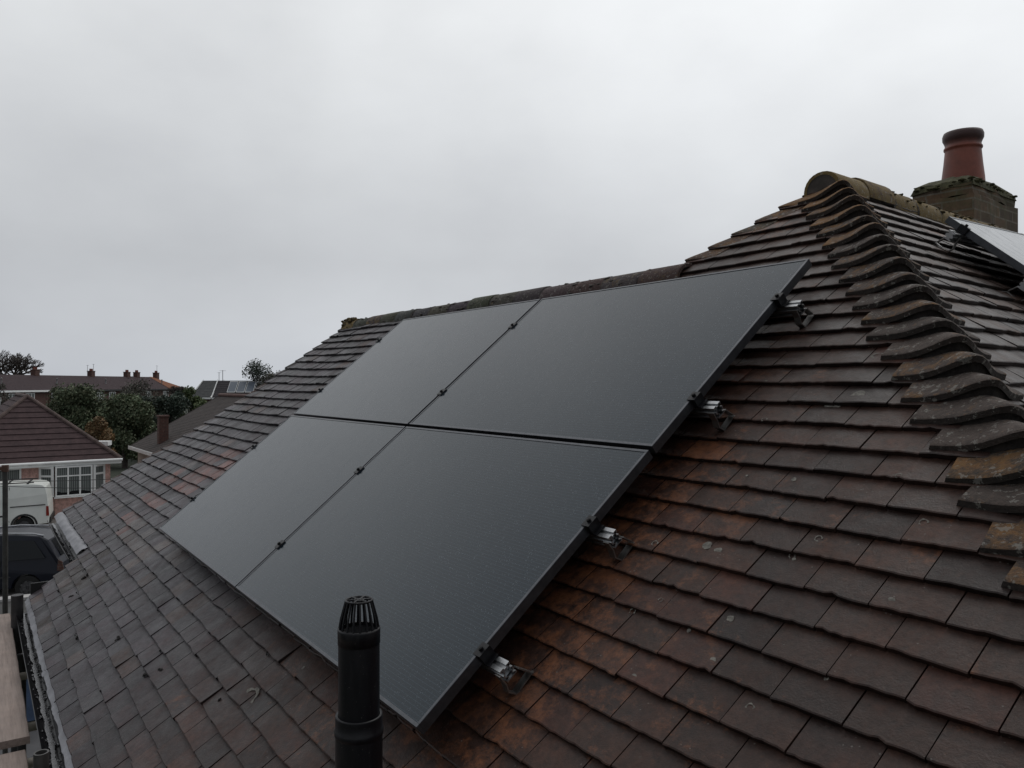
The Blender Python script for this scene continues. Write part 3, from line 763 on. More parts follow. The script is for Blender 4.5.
def tube_thing(name, p0, p1, r, mat, lab, group=None, hollow=False, cat='scaffold tube'):
    b = MB(); p0 = Vector(p0); p1 = Vector(p1)
    if hollow:
        b.tube([p0, p1], r, 20, cap=False); b.tube([p0, p1], r-.006, 20, cap=False)
        d = (p1-p0).normalized(); a = d.orthogonal().normalized(); c = d.cross(a); vs = []
        for rr in (r, r-.006):
            for k in range(20): t = 2*math.pi*k/20; vs.append(p1+(a*math.cos(t)+c*math.sin(t))*rr)
        b.add(vs, [(k, (k+1) % 20, 20+(k+1) % 20, 20+k) for k in range(20)])
    else: b.tube([p0, p1], r, 16)
    return tag(b.build(name, mat, None), lab, cat, group)
pole = tag(empty('scaffold_pole', (-3.816, -.73, 0)), 'tall upright scaffold tube at the left edge in front of the vehicles', 'scaffold pole')
b = MB(); b.tube([(-3.816, -.73, 0), (-3.816, -.73, Z0+.07)], .0242, 14); b.build('tube', M['galv'], pole)
b = MB(); b.tube([(-3.816, -.73, Z0+.06), (-3.816, -.73, Z0+.125)], .033, 12); b.box(-3.85, -.79, Z0+.075, -3.79, -.75, Z0+.11); b.build('coupler', simple('rusty_coupler', (.10, .05, .035), .7), pole)
tube_thing('scaffold_tube', (-3.84, -.78, H-1.05), (-3.84, -2.6, H-1.05), .0242, M['galv'], 'upper guard rail tube running off behind the upright pole', 'guard rails')
tube_thing('scaffold_tube', (-3.84, -.78, H-1.9), (-3.84, -2.6, H-1.9), .0242, M['galv'], 'lower guard rail tube running off behind the upright pole', 'guard rails')
tube_thing('scaffold_pole', (2.34, -.800, 0), (2.34, -.800, Z0-.337), .0242, M['galv'], 'short open-topped scaffold tube at the bottom left by the gutter', None, True, 'scaffold pole')
tube_thing('scaffold_pole', (-1.37, -.725, 0), (-1.37, -.725, Z0-.63), .040, M['darktube'], 'thick dark post beside the far end of the plank', None, False, 'post')
tube_thing('scaffold_pole', (-.95, -.715, 0), (-.95, -.715, Z0-.95), .028, M['darktube'], 'low dark upright standing under the scaffold plank edge', None, False, 'post')
for x, lab in ((-.45, 'farthest transom tube end sticking out from under the plank'), (.45, 'pale transom tube end beside the plank by the gutter'), (.93, 'cream transom tube end at the gap between planks')):
    tube_thing('scaffold_tube', (x, -2.6, ZB-.085), (x, -.69, ZB-.085), .0242, M['palecap'], lab, 'transoms under the planks')
bn = MB(); bc = at(26, 690, 13.0); bc.z = 0
bin_ = tag(empty('wheelie_bin', (bc.x, bc.y, 0)), 'blue bin far below, seen in the slit between plank and gutter', 'bin')
bn.add([(bc.x+a*.28*k, bc.y+b*.30*k, z) for k, z in ((.8, .05), (1, 1.0)) for a, b in ((-1, -1), (1, -1), (1, 1), (-1, 1))], [(0, 1, 5, 4), (1, 2, 6, 5), (2, 3, 7, 6), (3, 0, 4, 7)])
bm_ = simple('blue_plastic', (.07, .11, .19), .45); bn.build('body', bm_, bin_)
bn = MB(); bn.box(bc.x-.31, bc.y-.33, 1.0, bc.x+.31, bc.y+.36, 1.07); bn.build('lid', bm_, bin_)

# ------------------------------------------------------------------ vehicles
def vehicle(root, prof, wfun, mat, arches, bevel=.045):
    mb = MB(); n = len(prof); cx = sum(p[0] for p in prof)/n; cz = sum(p[1] for p in prof)/n; rings = []
    for y, k in ((-1, .982), (-.955, 1), (.955, 1), (1, .982)):
        rings.append([Vector((cx+(x-cx)*k, y*wfun(z), cz+(z-cz)*k)) for x, z in prof])
    for a, b in zip(rings, rings[1:]): mb.add(a+b, [(i, (i+1) % n, n+(i+1) % n, n+i) for i in range(n)])
    mb.add(rings[0], [tuple(range(n))]); mb.add(rings[-1], [tuple(range(n))[::-1]])
    return mb.build('body', mat, root, True)
def arc(cx, cz, r, a0, a1, n): return [(cx+r*math.cos(rad(lerp(a0, a1, i/n))), cz+r*math.sin(rad(lerp(a0, a1, i/n)))) for i in range(n+1)]
def side_poly(root, name, pts, wfun, mat, off=.006, side=-1):
    mb = MB(); f = [Vector((x, side*(wfun(z)+off), z)) for x, z in pts]; b = [Vector((x, side*(wfun(z)-.02), z)) for x, z in pts]; n = len(pts)
    mb.add(f+b, [tuple(range(n))]+[(i, (i+1) % n, n+(i+1) % n, n+i) for i in range(n)]); return mb.build(name, mat, root, True)
tyre = simple('tyre', (.012, .012, .012), .8); rimm = simple('wheel_rim', (.10, .10, .105), .45, .5)
carglass = new_mat('car_glass', (.006, .008, .010), .12, spec=.3); 
def wheel(root, x, y, r=.315, w=.19):
    mb = MB(); s = -1 if y < 0 else 1
    o = empty('wheel', (0, 0, 0)); o.parent = root; o.location = (x, y, r); WM[o.name] = Matrix.Identity(4)
    seg = 28
    prof = [(.60*r, -w/2*s), (.92*r, -w/2*s), (r, -w*.36*s), (r, w*.36*s), (.92*r, w/2*s), (.60*r, w/2*s)]
    vs = [(a*math.cos(t), b, a*math.sin(t)) for a, b in prof for t in [2*math.pi*k/seg for k in range(seg)]]
    mb.add(vs, [(j*seg+k, j*seg+(k+1) % seg, (j+1)*seg+(k+1) % seg, (j+1)*seg+k) for j in range(5) for k in range(seg)], smooth=False); mb.build('tyre', tyre, o, True)
    mb = MB(); vs = [(a*r*math.cos(t), b*s, a*r*math.sin(t)) for a, b in ((.62, w/2-.01), (.56, w/2-.03), (.2, w/2-.02), (.0, w/2-.015)) for t in [2*math.pi*k/seg for k in range(seg)]]
    mb.add(vs, [(j*seg+k, j*seg+(k+1) % seg, (j+1)*seg+(k+1) % seg, (j+1)*seg+k) for j in range(3) for k in range(seg)])
    for k in range(7):
        a = 2*math.pi*k/7; T = Matrix.Rotation(-a, 4, 'Y'); y0, y1 = sorted(((w/2-.03)*s, (w/2-.004)*s)); mb.box(.05*r, y0, -.03, .60*r, y1, .03, T=T)
    mb.build('rim', rimm, o, True)
# white van
vp = at(51, 500, 30.3); vp.z = 0
van = tag(empty('parked_van', vp, YAW+rad(26)), 'small white panel van parked in front of the pink bungalow', 'van')
wv = lambda z: .86 if z < 1. else .86-.10*((z-1.)/.84)**1.5
prof = [(0, .34), (.02, .62), (.0, 1.0), (-.05, 1.45), (-.10, 1.70), (-.20, 1.79), (-.45, 1.83), (-1.3, 1.85), (-2.2, 1.83), (-2.55, 1.77), (-2.85, 1.55), (-3.35, 1.12), (-3.9, .98), (-4.15, .85), (-4.25, .6), (-4.22, .30)]
prof += arc(-3.45, .30, .37, 180, 0, 10)+arc(-.80, .30, .37, 180, 0, 10)
white = simple('van_white', (.74, .76, .72), .35, var=.06, scale=2, bs=0); blk = simple('black_trim', (.02, .02, .021), .6)
vehicle(van, prof, wv, white, None)
for x in (-.80, -3.45):
    for y in (-.76, .76): wheel(van, x, y, .30)
    a1 = arc(x, .30, .375, 0, 180, 14); a2 = arc(x, .30, .44, 180, 0, 14); side_poly(van, 'arch_trim', a1+a2, wv, blk, .012)
side_poly(van, 'rub_strip', [(-1.45, .72), (-3.0, .72), (-3.0, .66), (-1.45, .66)], wv, blk)
side_poly(van, 'door_rail', [(-.12, 1.06), (-1.25, 1.03), (-1.25, 1.00), (-.12, 1.03)], wv, blk)
for pl in ([(-1.27, .45), (-1.285, .45), (-1.285, 1.75), (-1.27, 1.75)], [(-2.5, .35), (-2.515, .35), (-2.515, 1.72), (-2.5, 1.72)]): side_poly(van, 'door_seam', pl, wv, blk, .004)
side_poly(van, 'window', [(-2.6, 1.15), (-3.25, 1.15), (-2.85, 1.52), (-2.6, 1.6)], wv, carglass)
side_poly(van, 'rear_light', [(.012, .62), (-.09, .62), (-.09, .98), (-.012, .98)], wv, simple('lamp_red', (.25, .02, .012), .3), .012)
b = MB()
for y in (-.70, .70): b.tube([(-.5, y, 1.885), (-2.2, y, 1.885)], .022, 8)
for x in (-.7, -1.35, -2.0): b.box(x-.03, -.74, 1.835, x+.03, .74, 1.872)
b.build('roof_rack', blk, van, True)
b = MB(); b.box(-.02, -.80, .34, .06, .80, .56); b.build('bumper', blk, van, True)
# dark car
cp = at(74, 570, 21.3); cp.z = 0
car = tag(empty('parked_car', cp, YAW+rad(14)), 'dark navy car with silver roof trim parked closest beneath the gutter', 'car')
wc = lambda z: .88 if z < .95 else .88-.20*((z-.95)/.7)
cprof = [(0, .45), (.02, .62), (-.03, .92), (-.14, 1.05), (-.42, 1.50), (-.60, 1.60), (-1.2, 1.66), (-1.9, 1.66), (-2.5, 1.56), (-3.25, 1.08), (-4.0, .92), (-4.3, .75), (-4.36, .5), (-4.30, .26)]
cprof += arc(-3.5, .30, .37, 180, 0, 10)+arc(-.85, .30, .37, 180, 0, 10)
navy = new_mat('navy_paint', (.006, .008, .016), .34, spec=.35)
vehicle(car, cprof, wc, navy, None)
for x in (-.85, -3.5):
    for y in (-.78, .78): wheel(car, x, y, .31)
side_poly(car, 'window', [(-.45, 1.06), (-1.45, 1.02), (-1.45, 1.53), (-.75, 1.50)], wc, carglass)
side_poly(car, 'window', [(-1.53, 1.02), (-2.85, .99), (-2.50, 1.38), (-2.2, 1.50), (-1.53, 1.53)], wc, simple('car_glass_pale', (.045, .055, .06), .08, var=.1, bs=0))
side_poly(car, 'door_seam', [(-1.48, .4), (-1.495, .4), (-1.495, 1.02), (-1.48, 1.02)], wc, blk, .004)
side_poly(car, 'side_moulding', [(-1.25, .62), (-3.1, .58), (-3.1, .55), (-1.25, .59)], wc, simple('moulding', (.05, .05, .055), .3))
b = MB()
for y in (-.62, .62): b.tube([(-.55, y, 1.60), (-.8, y, 1.665), (-1.5, y, 1.70), (-2.2, y, 1.66), (-2.7, y, 1.46), (-3.1, y*1.14, 1.19)], .022, 8)
b.build('roof_rail', simple('silver_trim', (.40, .41, .43), .3, .6), car, True)
b = MB(); b.add([(-.13, -.62, 1.07), (-.13, .62, 1.07), (-.40, .55, 1.47), (-.40, -.55, 1.47)], [(0, 1, 2, 3)]); b.build('rear_window', carglass, car, True)
side_poly(car, 'rear_light', [(.01, .70), (-.16, .72), (-.14, 1.0), (-.04, .95)], wc, M['redbrick'], .01)

# ------------------------------------------------------------------ houses
def roof_mat(name, c, row=.30, dirz=True, warm=0., weave=.9):
    m = new_mat(name, c, .85, spec=.2); v = tc(m); s = N(m, 'ShaderNodeSeparateXYZ'); Lk(m, v, s.inputs[0])
    f = mth(m, 'FRACT', mth(m, 'MULTIPLY', s.outputs[2], 1/row))
    g = mth(m, 'LESS_THAN', f, .13)
    col = mixc(m, .9, (c[0], c[1], c[2]), ramp(m, nz(m, v, 3, 8, .75), [(.3, (.65,)*3), (.7, (1.4, 1.32, 1.28))]), 'MULTIPLY')
    col = mixc(m, .6, col, ramp(m, nz(m, tc(m, (1, 1, 3)), 9, 4), [(.3, (.7,)*3), (.7, (1.3,)*3)]), 'MULTIPLY')
    Lk(m, col, bsdf(m).inputs['Base Color']); bump(m, f, -.8, .05); return m
white_p = simple('white_upvc', (.84, .85, .84), .4, var=.08, scale=3, bs=0)
def course_slope(mb, E0, E1, T0, T1, row, th, col=(1, 1, 1, 1)):
    """slope built of stepped overlapping courses between eave E0-E1 and top T0-T1"""
    E0, E1, T0, T1 = map(Vector, (E0, E1, T0, T1)); nrm = (E1-E0).cross(T0-E0).normalized()
    if nrm.z < 0: nrm = -nrm
    n = max(1, int(round(((T0+T1)/2-(E0+E1)/2).length/row)))
    for i in range(n):
        a, b = i/n, (i+1)/n; L0, L1 = E0.lerp(T0, a), E1.lerp(T1, a); U0, U1 = E0.lerp(T0, b), E1.lerp(T1, b)
        mb.add([L0+nrm*th, L1+nrm*th, U1+nrm*.004, U0+nrm*.004, L0, L1], [(0, 1, 2, 3), (4, 5, 1, 0)], col)
# --- pink bungalow (local: x along the front, y to the back, right front corner at the origin)
bo = bg(-16.6, 33.1)
bung = tag(empty('pink_bungalow', bo, YAW+rad(36)), 'pink brick bungalow with brown hipped roof and white framed bay window', 'bungalow')
ze, zr, a = 2.42, 5.04, 3.16
rt = MB(); rm_ = roof_mat('brown_concrete_tile', (.062, .043, .045))
apex = (-a, a, zr); back = (-a, 9.5, zr)
course_slope(rt, (-2*a, 0, ze), (0, 0, ze), apex, apex, .33, .035)
course_slope(rt, (0, 0, ze), (0, 13.2, ze), apex, back, .33, .035)
course_slope(rt, (-2*a, 13.2, ze), (-2*a, 0, ze), back, apex, .33, .035)
course_slope(rt, (0, 13.2, ze), (-2*a, 13.2, ze), back, back, .33, .035)
rt.build('roof', rm_, bung, True)
rt = MB()
for p, q in (((0, 0, ze), apex), ((-2*a, 0, ze), apex), (apex, back), (back, (0, 13.2, ze))):
    p, q = Vector(p), Vector(q); n = 22
    for i in range(n): rt.tube([p.lerp(q, i/n)+Vector((0, 0, .03)), p.lerp(q, (i+.96)/n)+Vector((0, 0, .045))], .085, 8, smooth=False)
rt.build('ridge_tiles', simple('pink_ridge', (.085, .058, .052), .8, var=.5, scale=3), bung, True)
w_ = MB(); w_.box(-2*a+.35, .35, 0, -.35, 12.8, ze-.02); w_.build('wall', M['pinkbrick'], bung, True)
w_ = MB(); w_.box(-2*a-.02, -.05, ze-.16, .02, -.02, ze+.03); w_.box(-2*a, -.02, ze-.18, 0, .35, ze-.15); w_.box(.0, -.02, ze-.16, .03, 13.2, ze+.02); w_.tube([(-2*a-.05, -.1, ze-.01), (.05, -.1, ze-.01)], .055, 8); w_.build('fascia', white_p, bung, True)
curt = simple('net_curtain', (.16, .18, .17), .35, var=.3, scale=9, bs=0); wglass = new_mat('window_glass', (.03, .035, .035), .06)
def curtain_mat():
    m = new_mat('curtained_glass', (.1, .1, .1), .12); v = tc(m); s = N(m, 'ShaderNodeSeparateXYZ'); Lk(m, v, s.inputs[0])
    wv_ = N(m, 'ShaderNodeTexWave'); wv_.inputs['Scale'].default_value = 3.2; wv_.inputs['Distortion'].default_value = 2.5; wv_.inputs['Detail'].default_value = 2
    mp_ = N(m, 'ShaderNodeMapping'); mp_.inputs['Scale'].default_value = (1.5, .3, .12); Lk(m, v, mp_.inputs['Vector']); Lk(m, mp_.outputs[0], wv_.inputs['Vector'])
    c = ramp(m, wv_.outputs['Fac'], [(.2, (.06, .07, .068)), (.8, (.22, .24, .235))])
    f = mth(m, 'LESS_THAN', mth(m, 'SUBTRACT', s.outputs[2], mth(m, 'MULTIPLY', nz(m, v, 2.2, 2), .35)), 1.02)
    Lk(m, mixc(m, f, c, (.008, .008, .010)), bsdf(m).inputs['Base Color']); return m
cm = curtain_mat()
def window(root, P, U, w, z0, z1, cols, trans=None, fr=.055, nm=None):
    """P = lower left corner (x,y), U = unit direction along the window"""
    P = Vector((P[0], P[1], 0)); U = Vector((U[0], U[1], 0)).normalized(); Nn = Vector((U.y, -U.x, 0))
    f = MB(); T = Matrix(((U.x, Nn.x, 0, P.x), (U.y, Nn.y, 0, P.y), (0, 0, 1, 0), (0, 0, 0, 1)))
    f.box(0, 0, z0, w, .06, z0+fr, T=T); f.box(0, 0, z1-fr, w, .06, z1, T=T)
    n = cols+1
    for i in range(n):
        x = lerp(0, w-fr, i/cols); f.box(x, 0, z0+fr, x+fr, .058, z1-fr, T=T)
    if trans: 
        for i in range(cols):
            xa = lerp(0, w-fr, i/cols)+fr; xb = lerp(0, w-fr, (i+1)/cols); f.box(xa, 0, trans, xb, .056, trans+fr*.9, T=T)
    f.box(-.05, .0605, z0-.06, w+.05, .14, z0-.01, T=T)
    fo = f.build('window', white_p, root, True)
    g = MB(); g.add([T @ Vector(p) for p in ((fr*.5, .02, z0+fr*.5), (w-fr*.5, .02, z0+fr*.5), (w-fr*.5, .02, z1-fr*.5), (fr*.5, .02, z1-fr*.5))], [(0, 1, 2, 3)])
    g.build('pane', nm or cm, fo, True); return fo
# bay window: centre and two slanted sides
bay = MB(); yb = -.02
bay.add([(-2.75, .36, 0), (-2.42, -.06, 0), (-1.08, -.06, 0), (-.75, .36, 0), (-2.75, .36, .98), (-2.42, -.06, .98), (-1.08, -.06, .98), (-.75, .36, .98)], [(0, 1, 5, 4), (1, 2, 6, 5), (2, 3, 7, 6), (4, 5, 6, 7)])
bay.build('bay_wall', M['pinkbrick'], bung, True)
window(bung, (-2.42, -.05), (1, 0), 1.34, 1.02, 2.24, 3, 1.82)
window(bung, (-2.93, .33), (.62, -.5), .60, 1.10, 2.24, 1, 1.82, .085)
window(bung, (-1.05, -.05), (.62, .5), .60, 1.10, 2.24, 1, 1.82, .085)
window(bung, (-5.86, .34), (1, 0), 2.3, 1.05, 2.24, 4, 1.75, .07)
b = MB(); b.box(-.62, .31, .2, -.55, .36, 2.2); b.build('downpipe', white_p, bung, True)
ext = tag(empty('garden_outbuilding', bg(-20.35, 39.2), YAW+rad(10)), 'small dark structure with white flat top peeping out behind the bungalow hip', 'outbuilding')
b = MB(); b.box(-.5, 0, 0, 0, .5, 2.5); b.build('wall', simple('shed_wall', (.05, .045, .04), .8), ext, True)
b = MB(); b.box(-.55, -.05, 2.501, .05, .55, 2.72); b.build('roof', white_p, ext, True)

# --- dark bungalow next door on the right
no = bg(-19.6, 40.0)
nd = tag(empty('grey_roofed_bungalow', no, YAW+math.atan2(-.8, .6)), 'bungalow with plain grey-brown roof, brown chimney and cream wall behind the near roof', 'bungalow')
rt = MB(); rm2 = roof_mat('grey_brown_tile', (.058, .051, .049))
course_slope(rt, (0, 0, 2.4), (14, 0, 2.4), (0, 4.5, 4.95), (14, 4.5, 4.95), .12, .012); course_slope(rt, (14, 9, 2.4), (0, 9, 2.4), (14, 4.5, 4.95), (0, 4.5, 4.95), .12, .012)
rt.build('roof', rm2, nd, True)
b = MB(); b.box(.15, .35, 0, 13.8, 8.7, 2.38); b.add([(.16, .35, 2.38), (.16, 8.7, 2.38), (.16, 4.5, 4.75)], [(0, 1, 2)]); b.build('wall', simple('cream_render', (.42, .38, .33), .8, var=.1), nd, True)
b = MB(); b.box(-.03, -.08, 2.27, 14, -.05, 2.44); b.build('fascia', white_p, nd, True)
b = MB(); b.add([(-.04, -.05, 2.30), (-.04, 4.5, 4.86), (-.04, 9, 2.30), (-.04, 9, 2.42), (-.04, 4.5, 4.99), (-.04, -.05, 2.42)], [(0, 1, 4, 5), (1, 2, 3, 4)]); b.build('verge', simple('verge', (.10, .09, .085), .7), nd, True)
b = MB(); b.box(3.45, .55, 2.4, 3.87, .97, 4.02); b.box(3.41, .51, 4.021, 3.91, 1.01, 4.10); b.build('chimney', M['redbrick'], nd, True)
b = MB(); b.tube([(14, 4.5, 5.0), (0, 4.5, 5.0)], .1, 8); b.build('ridge_tiles', simple('red_ridge', (.11, .06, .05), .8), nd, True)

# --- long terrace beyond
rmt = roof_mat('terrace_tile', (.050, .036, .040), .3); rmo = roof_mat('orange_tile', (.20, .088, .05), .3)
P0 = Vector((-68, 94)); P1 = Vector((-64, 141.5)); dv = (P1-P0).normalized(); ang = math.atan2(dv.y, dv.x); Lt = (P1-P0).length
bounds = [0, 11, 21, 34, 39.5, Lt]
chim = [None, [15.2], [27.8], [37.5], [40.4, 46.6]]
tl = ['terraced house at the left end, white gutter and tall pale windows under its roof', 'terraced house with the first big brown chimney behind the bare tree', 'terraced house whose chimney carries two thin aerials', 'narrow terraced house between the aerials chimney and the end house', 'end terraced house with orange tiled hip and two chimneys']
zr_, ze_, dp = 6.85, 4.75, 5.0
def aerial(root, x, y, z, h, k_=.6):
    b = MB(); h *= .8; b.tube([(x, y, z), (x, y, z+h)], .028, 5); 
    b.tube([(x-.5*k_, y-.3*k_, z+h-.05), (x+.5*k_, y+.3*k_, z+h-.05)], .016, 4)
    for k in (-.2, 0, .2): b.tube([(x+k-.10, y+k*.6+.15, z+h-.05), (x+k+.10, y+k*.6-.15, z+h-.05)], .012, 4)
    b.build('aerial', simple('aerial_metal', (.12, .12, .13), .6), root, True)
for i in range(5):
    x0, x1 = bounds[i], bounds[i+1]; org = P0+dv*x0
    th_ = tag(empty('terraced_house', bg(org.x, org.y), YAW+ang), tl[i], 'house', 'terraced houses along the far ridge')
    L = x1-x0; r_ = MB(); last = i == 4
    hipx = L-2.6 if last else L
    course_slope(r_, (0, -dp, ze_), (L, -dp, ze_), (0, 0, zr_), (hipx, 0, zr_), .35, .02); course_slope(r_, (L, dp, ze_), (0, dp, ze_), (hipx, 0, zr_), (0, 0, zr_), .35, .02)
    r_.build('roof', rmt, th_, True)
    if last:
        r_ = MB(); course_slope(r_, (L-5.5, -dp-.01, ze_+.05), (L+.02, -dp-.01, ze_+.05), (L-3.4, -.01, zr_+.03), (hipx, -.01, zr_+.03), .35, .02); course_slope(r_, (L, -dp, ze_), (L, dp, ze_), (hipx, 0, zr_), (hipx, 0, zr_), .35, .02); tag(r_.build('roof_hip', rmo, th_, True), 'orange tiled hip end')
        b = MB(); b.add([(L-4.6, -dp-.03, ze_-.15), (L+.05, -dp-.03, ze_-.15), (L+.05, -dp-.03, ze_+.15), (L-2.3, -.5-dp*.0, zr_+.03)], [(0, 1, 2, 3)]) if False else None
    b = MB(); b.box(.02, -dp+.35, 0, L-.02, dp-.35, ze_-.02); b.add([(.03, -dp+.35, ze_), (.03, dp-.35, ze_), (.03, 0, zr_-.1)], [(0, 1, 2)]); b.build('wall', M['redbrick'], th_, True)
    b = MB(); b.box(0, -dp-.12, ze_-.2, L, -dp+.02, ze_+.04); b.build('gutter', white_p if i == 0 else blk, th_, True)
    for k in range(int(L//3)):
        window(th_, (1.0+k*3, -dp+.34), (1, 0), 1.7, ze_-1.75, ze_-.35, 3, None, .09)
    if chim[i]:
        for cxp in chim[i]:
            cx_ = cxp-x0; b = MB(); b.box(cx_-.45, -.36, zr_-.6, cx_+.45, .36, zr_+.70); b.box(cx_-.50, -.41, zr_+.701, cx_+.50, .41, zr_+.80)
            c_ = b.build('chimney', M['redbrick'], th_, True)
            b = MB()
            for q in (-.28, .28): b.lathe((cx_+q*.8, 0, zr_+.80), [(.15, 0), (.12, .3), (.14, .34), (.10, .34)], 10)
            b.build('chimney_pot', M['terracotta'], c_, True)
    if i == 0: aerial(th_, 9.5, 0, zr_, 1.2)
    if i == 2: aerial(th_, 27.8-x0-.9, 0, zr_, 2.1); aerial(th_, 27.8-x0+.6, 0, zr_+.6, 1.6)
    if i == 4: aerial(th_, 46.6-x0+.3, 0, zr_+.8, 1.6)
    b = MB(); b.lathe((L*.45, -dp*.6, ze_+.85), [(.09, 0), (.09, .7), (.13, .72), (.0, .85)], 8); b.build('flue', simple('flue_grey', (.30, .30, .30), .6), th_, True)

# --- slate roofed house and house with small solar array
def gable_house(name, x0, x1, ytop, yeave, d, rot, lab, mat, extra=None, wallm=None, hz=None):
    sc_ = d/780; w = (x1-x0)*sc_; zt_ = H-(ytop-384)*sc_; zb_ = H-(yeave-384)*sc_
    zb_ = min(zb_, zt_-1.6)
    o_ = tag(empty(name, bg((x0-512)*sc_, d), YAW+rot), lab, 'house')
    dpt = (zt_-zb_)*1.3; r_ = MB()
    course_slope(r_, (0, 0, zb_), (w, 0, zb_), (0, dpt, zt_), (w, dpt, zt_), .3, .02); course_slope(r_, (w, 2*dpt, zb_), (0, 2*dpt, zb_), (w, dpt, zt_), (0, dpt, zt_), .3, .02)
    r_.build('roof', mat, o_, True)
    b = MB(); b.box(.1, .3, 0, w-.1, 2*dpt-.3, zb_-.02); b.add([(.1, .3, zb_), (.1, 2*dpt-.3, zb_), (.1, dpt, zt_-.1)], [(0, 1, 2)]); b.add([(w-.1, .3, zb_), (w-.1, 2*dpt-.3, zb_), (w-.1, dpt, zt_-.1)], [(0, 1, 2)]); b.build('wall', wallm or M['redbrick'], o_, True)
    b = MB()
    for x in (-.06, w+.01): b.add([(x, -.1, zb_-.02), (x, dpt, zt_+.0), (x, dpt, zt_+.13), (x, -.1, zb_+.11), (x+.05, -.1, zb_-.02), (x+.05, dpt, zt_), (x+.05, dpt, zt_+.13), (x+.05, -.1, zb_+.11)], [(0, 1, 2, 3), (4, 5, 6, 7), (0, 1, 5, 4), (3, 2, 6, 7)])
    b.build('bargeboard', white_p, o_, True)
    b = MB(); b.box(0, -.12, zb_-.12, w, -.01, zb_+.05); b.build('gutter', white_p, o_, True)
    return o_, w, zb_, zt_, dpt
slate = roof_mat('slate', (.075, .080, .082), .25); dslate = roof_mat('dark_tile', (.045, .043, .048), .3)
o_, w, zb_, zt_, dpt = gable_house('slate_house', 190, 213, 380.5, 398, 88, rad(-12), 'small slate roofed house with white gable edge beyond the conifer', slate)
aerial(o_, 2.0, dpt, zt_, 1.2, .3)
o_, w, zb_, zt_, dpt = gable_house('house_with_solar_roof', 212, 290, 380.5, 395, 70, rad(6), 'distant dark roofed house with four white edged solar panels', dslate)
aerial(o_, .4, dpt, zt_, 1.2, .3)
sl = Vector((0, dpt, zt_-zb_)).normalized(); nn = Vector((0, -sl.z, sl.y)); Ls = Vector((0, dpt, zt_-zb_)).length
for i, xx in enumerate((1.15, 1.95, 2.75, 3.55)):
    b = MB(); g = MB(); a0 = Vector((xx, 0, zb_))+sl*(Ls*.28)+nn*.1; ux = Vector((.72, 0, 0)); uy = sl*(Ls*.62)
    g.add([a0+nn*.02+ux*.04+uy*.03, a0+nn*.02+ux*.96+uy*.03, a0+nn*.02+ux*.96+uy*.97, a0+nn*.02+ux*.04+uy*.97], [(0, 1, 2, 3)])
    b.add([a0, a0+ux, a0+ux+uy, a0+uy, a0+nn*.018, a0+ux+nn*.018, a0+ux+uy+nn*.018, a0+uy+nn*.018], [(4, 5, 6, 7), (0, 1, 5, 4), (1, 2, 6, 5), (2, 3, 7, 6), (3, 0, 4, 7)])
    po = tag(empty('solar_panel', (0, 0, 0)), ['leftmost', 'second from left', 'third from left', 'rightmost'][i]+' of the four white edged panels on the distant roof', 'solar panel', 'panels on the distant roof')
    m_ = WM[o_.name]; po.matrix_world = m_; po.location = m_.to_translation(); po.rotation_euler = m_.to_euler(); WM[po.name] = m_
    b.build('frame', white_p, po, True); g.build('glass', simple('far_pv', (.10, .12, .15), .3, var=.1, bs=0), po, True)

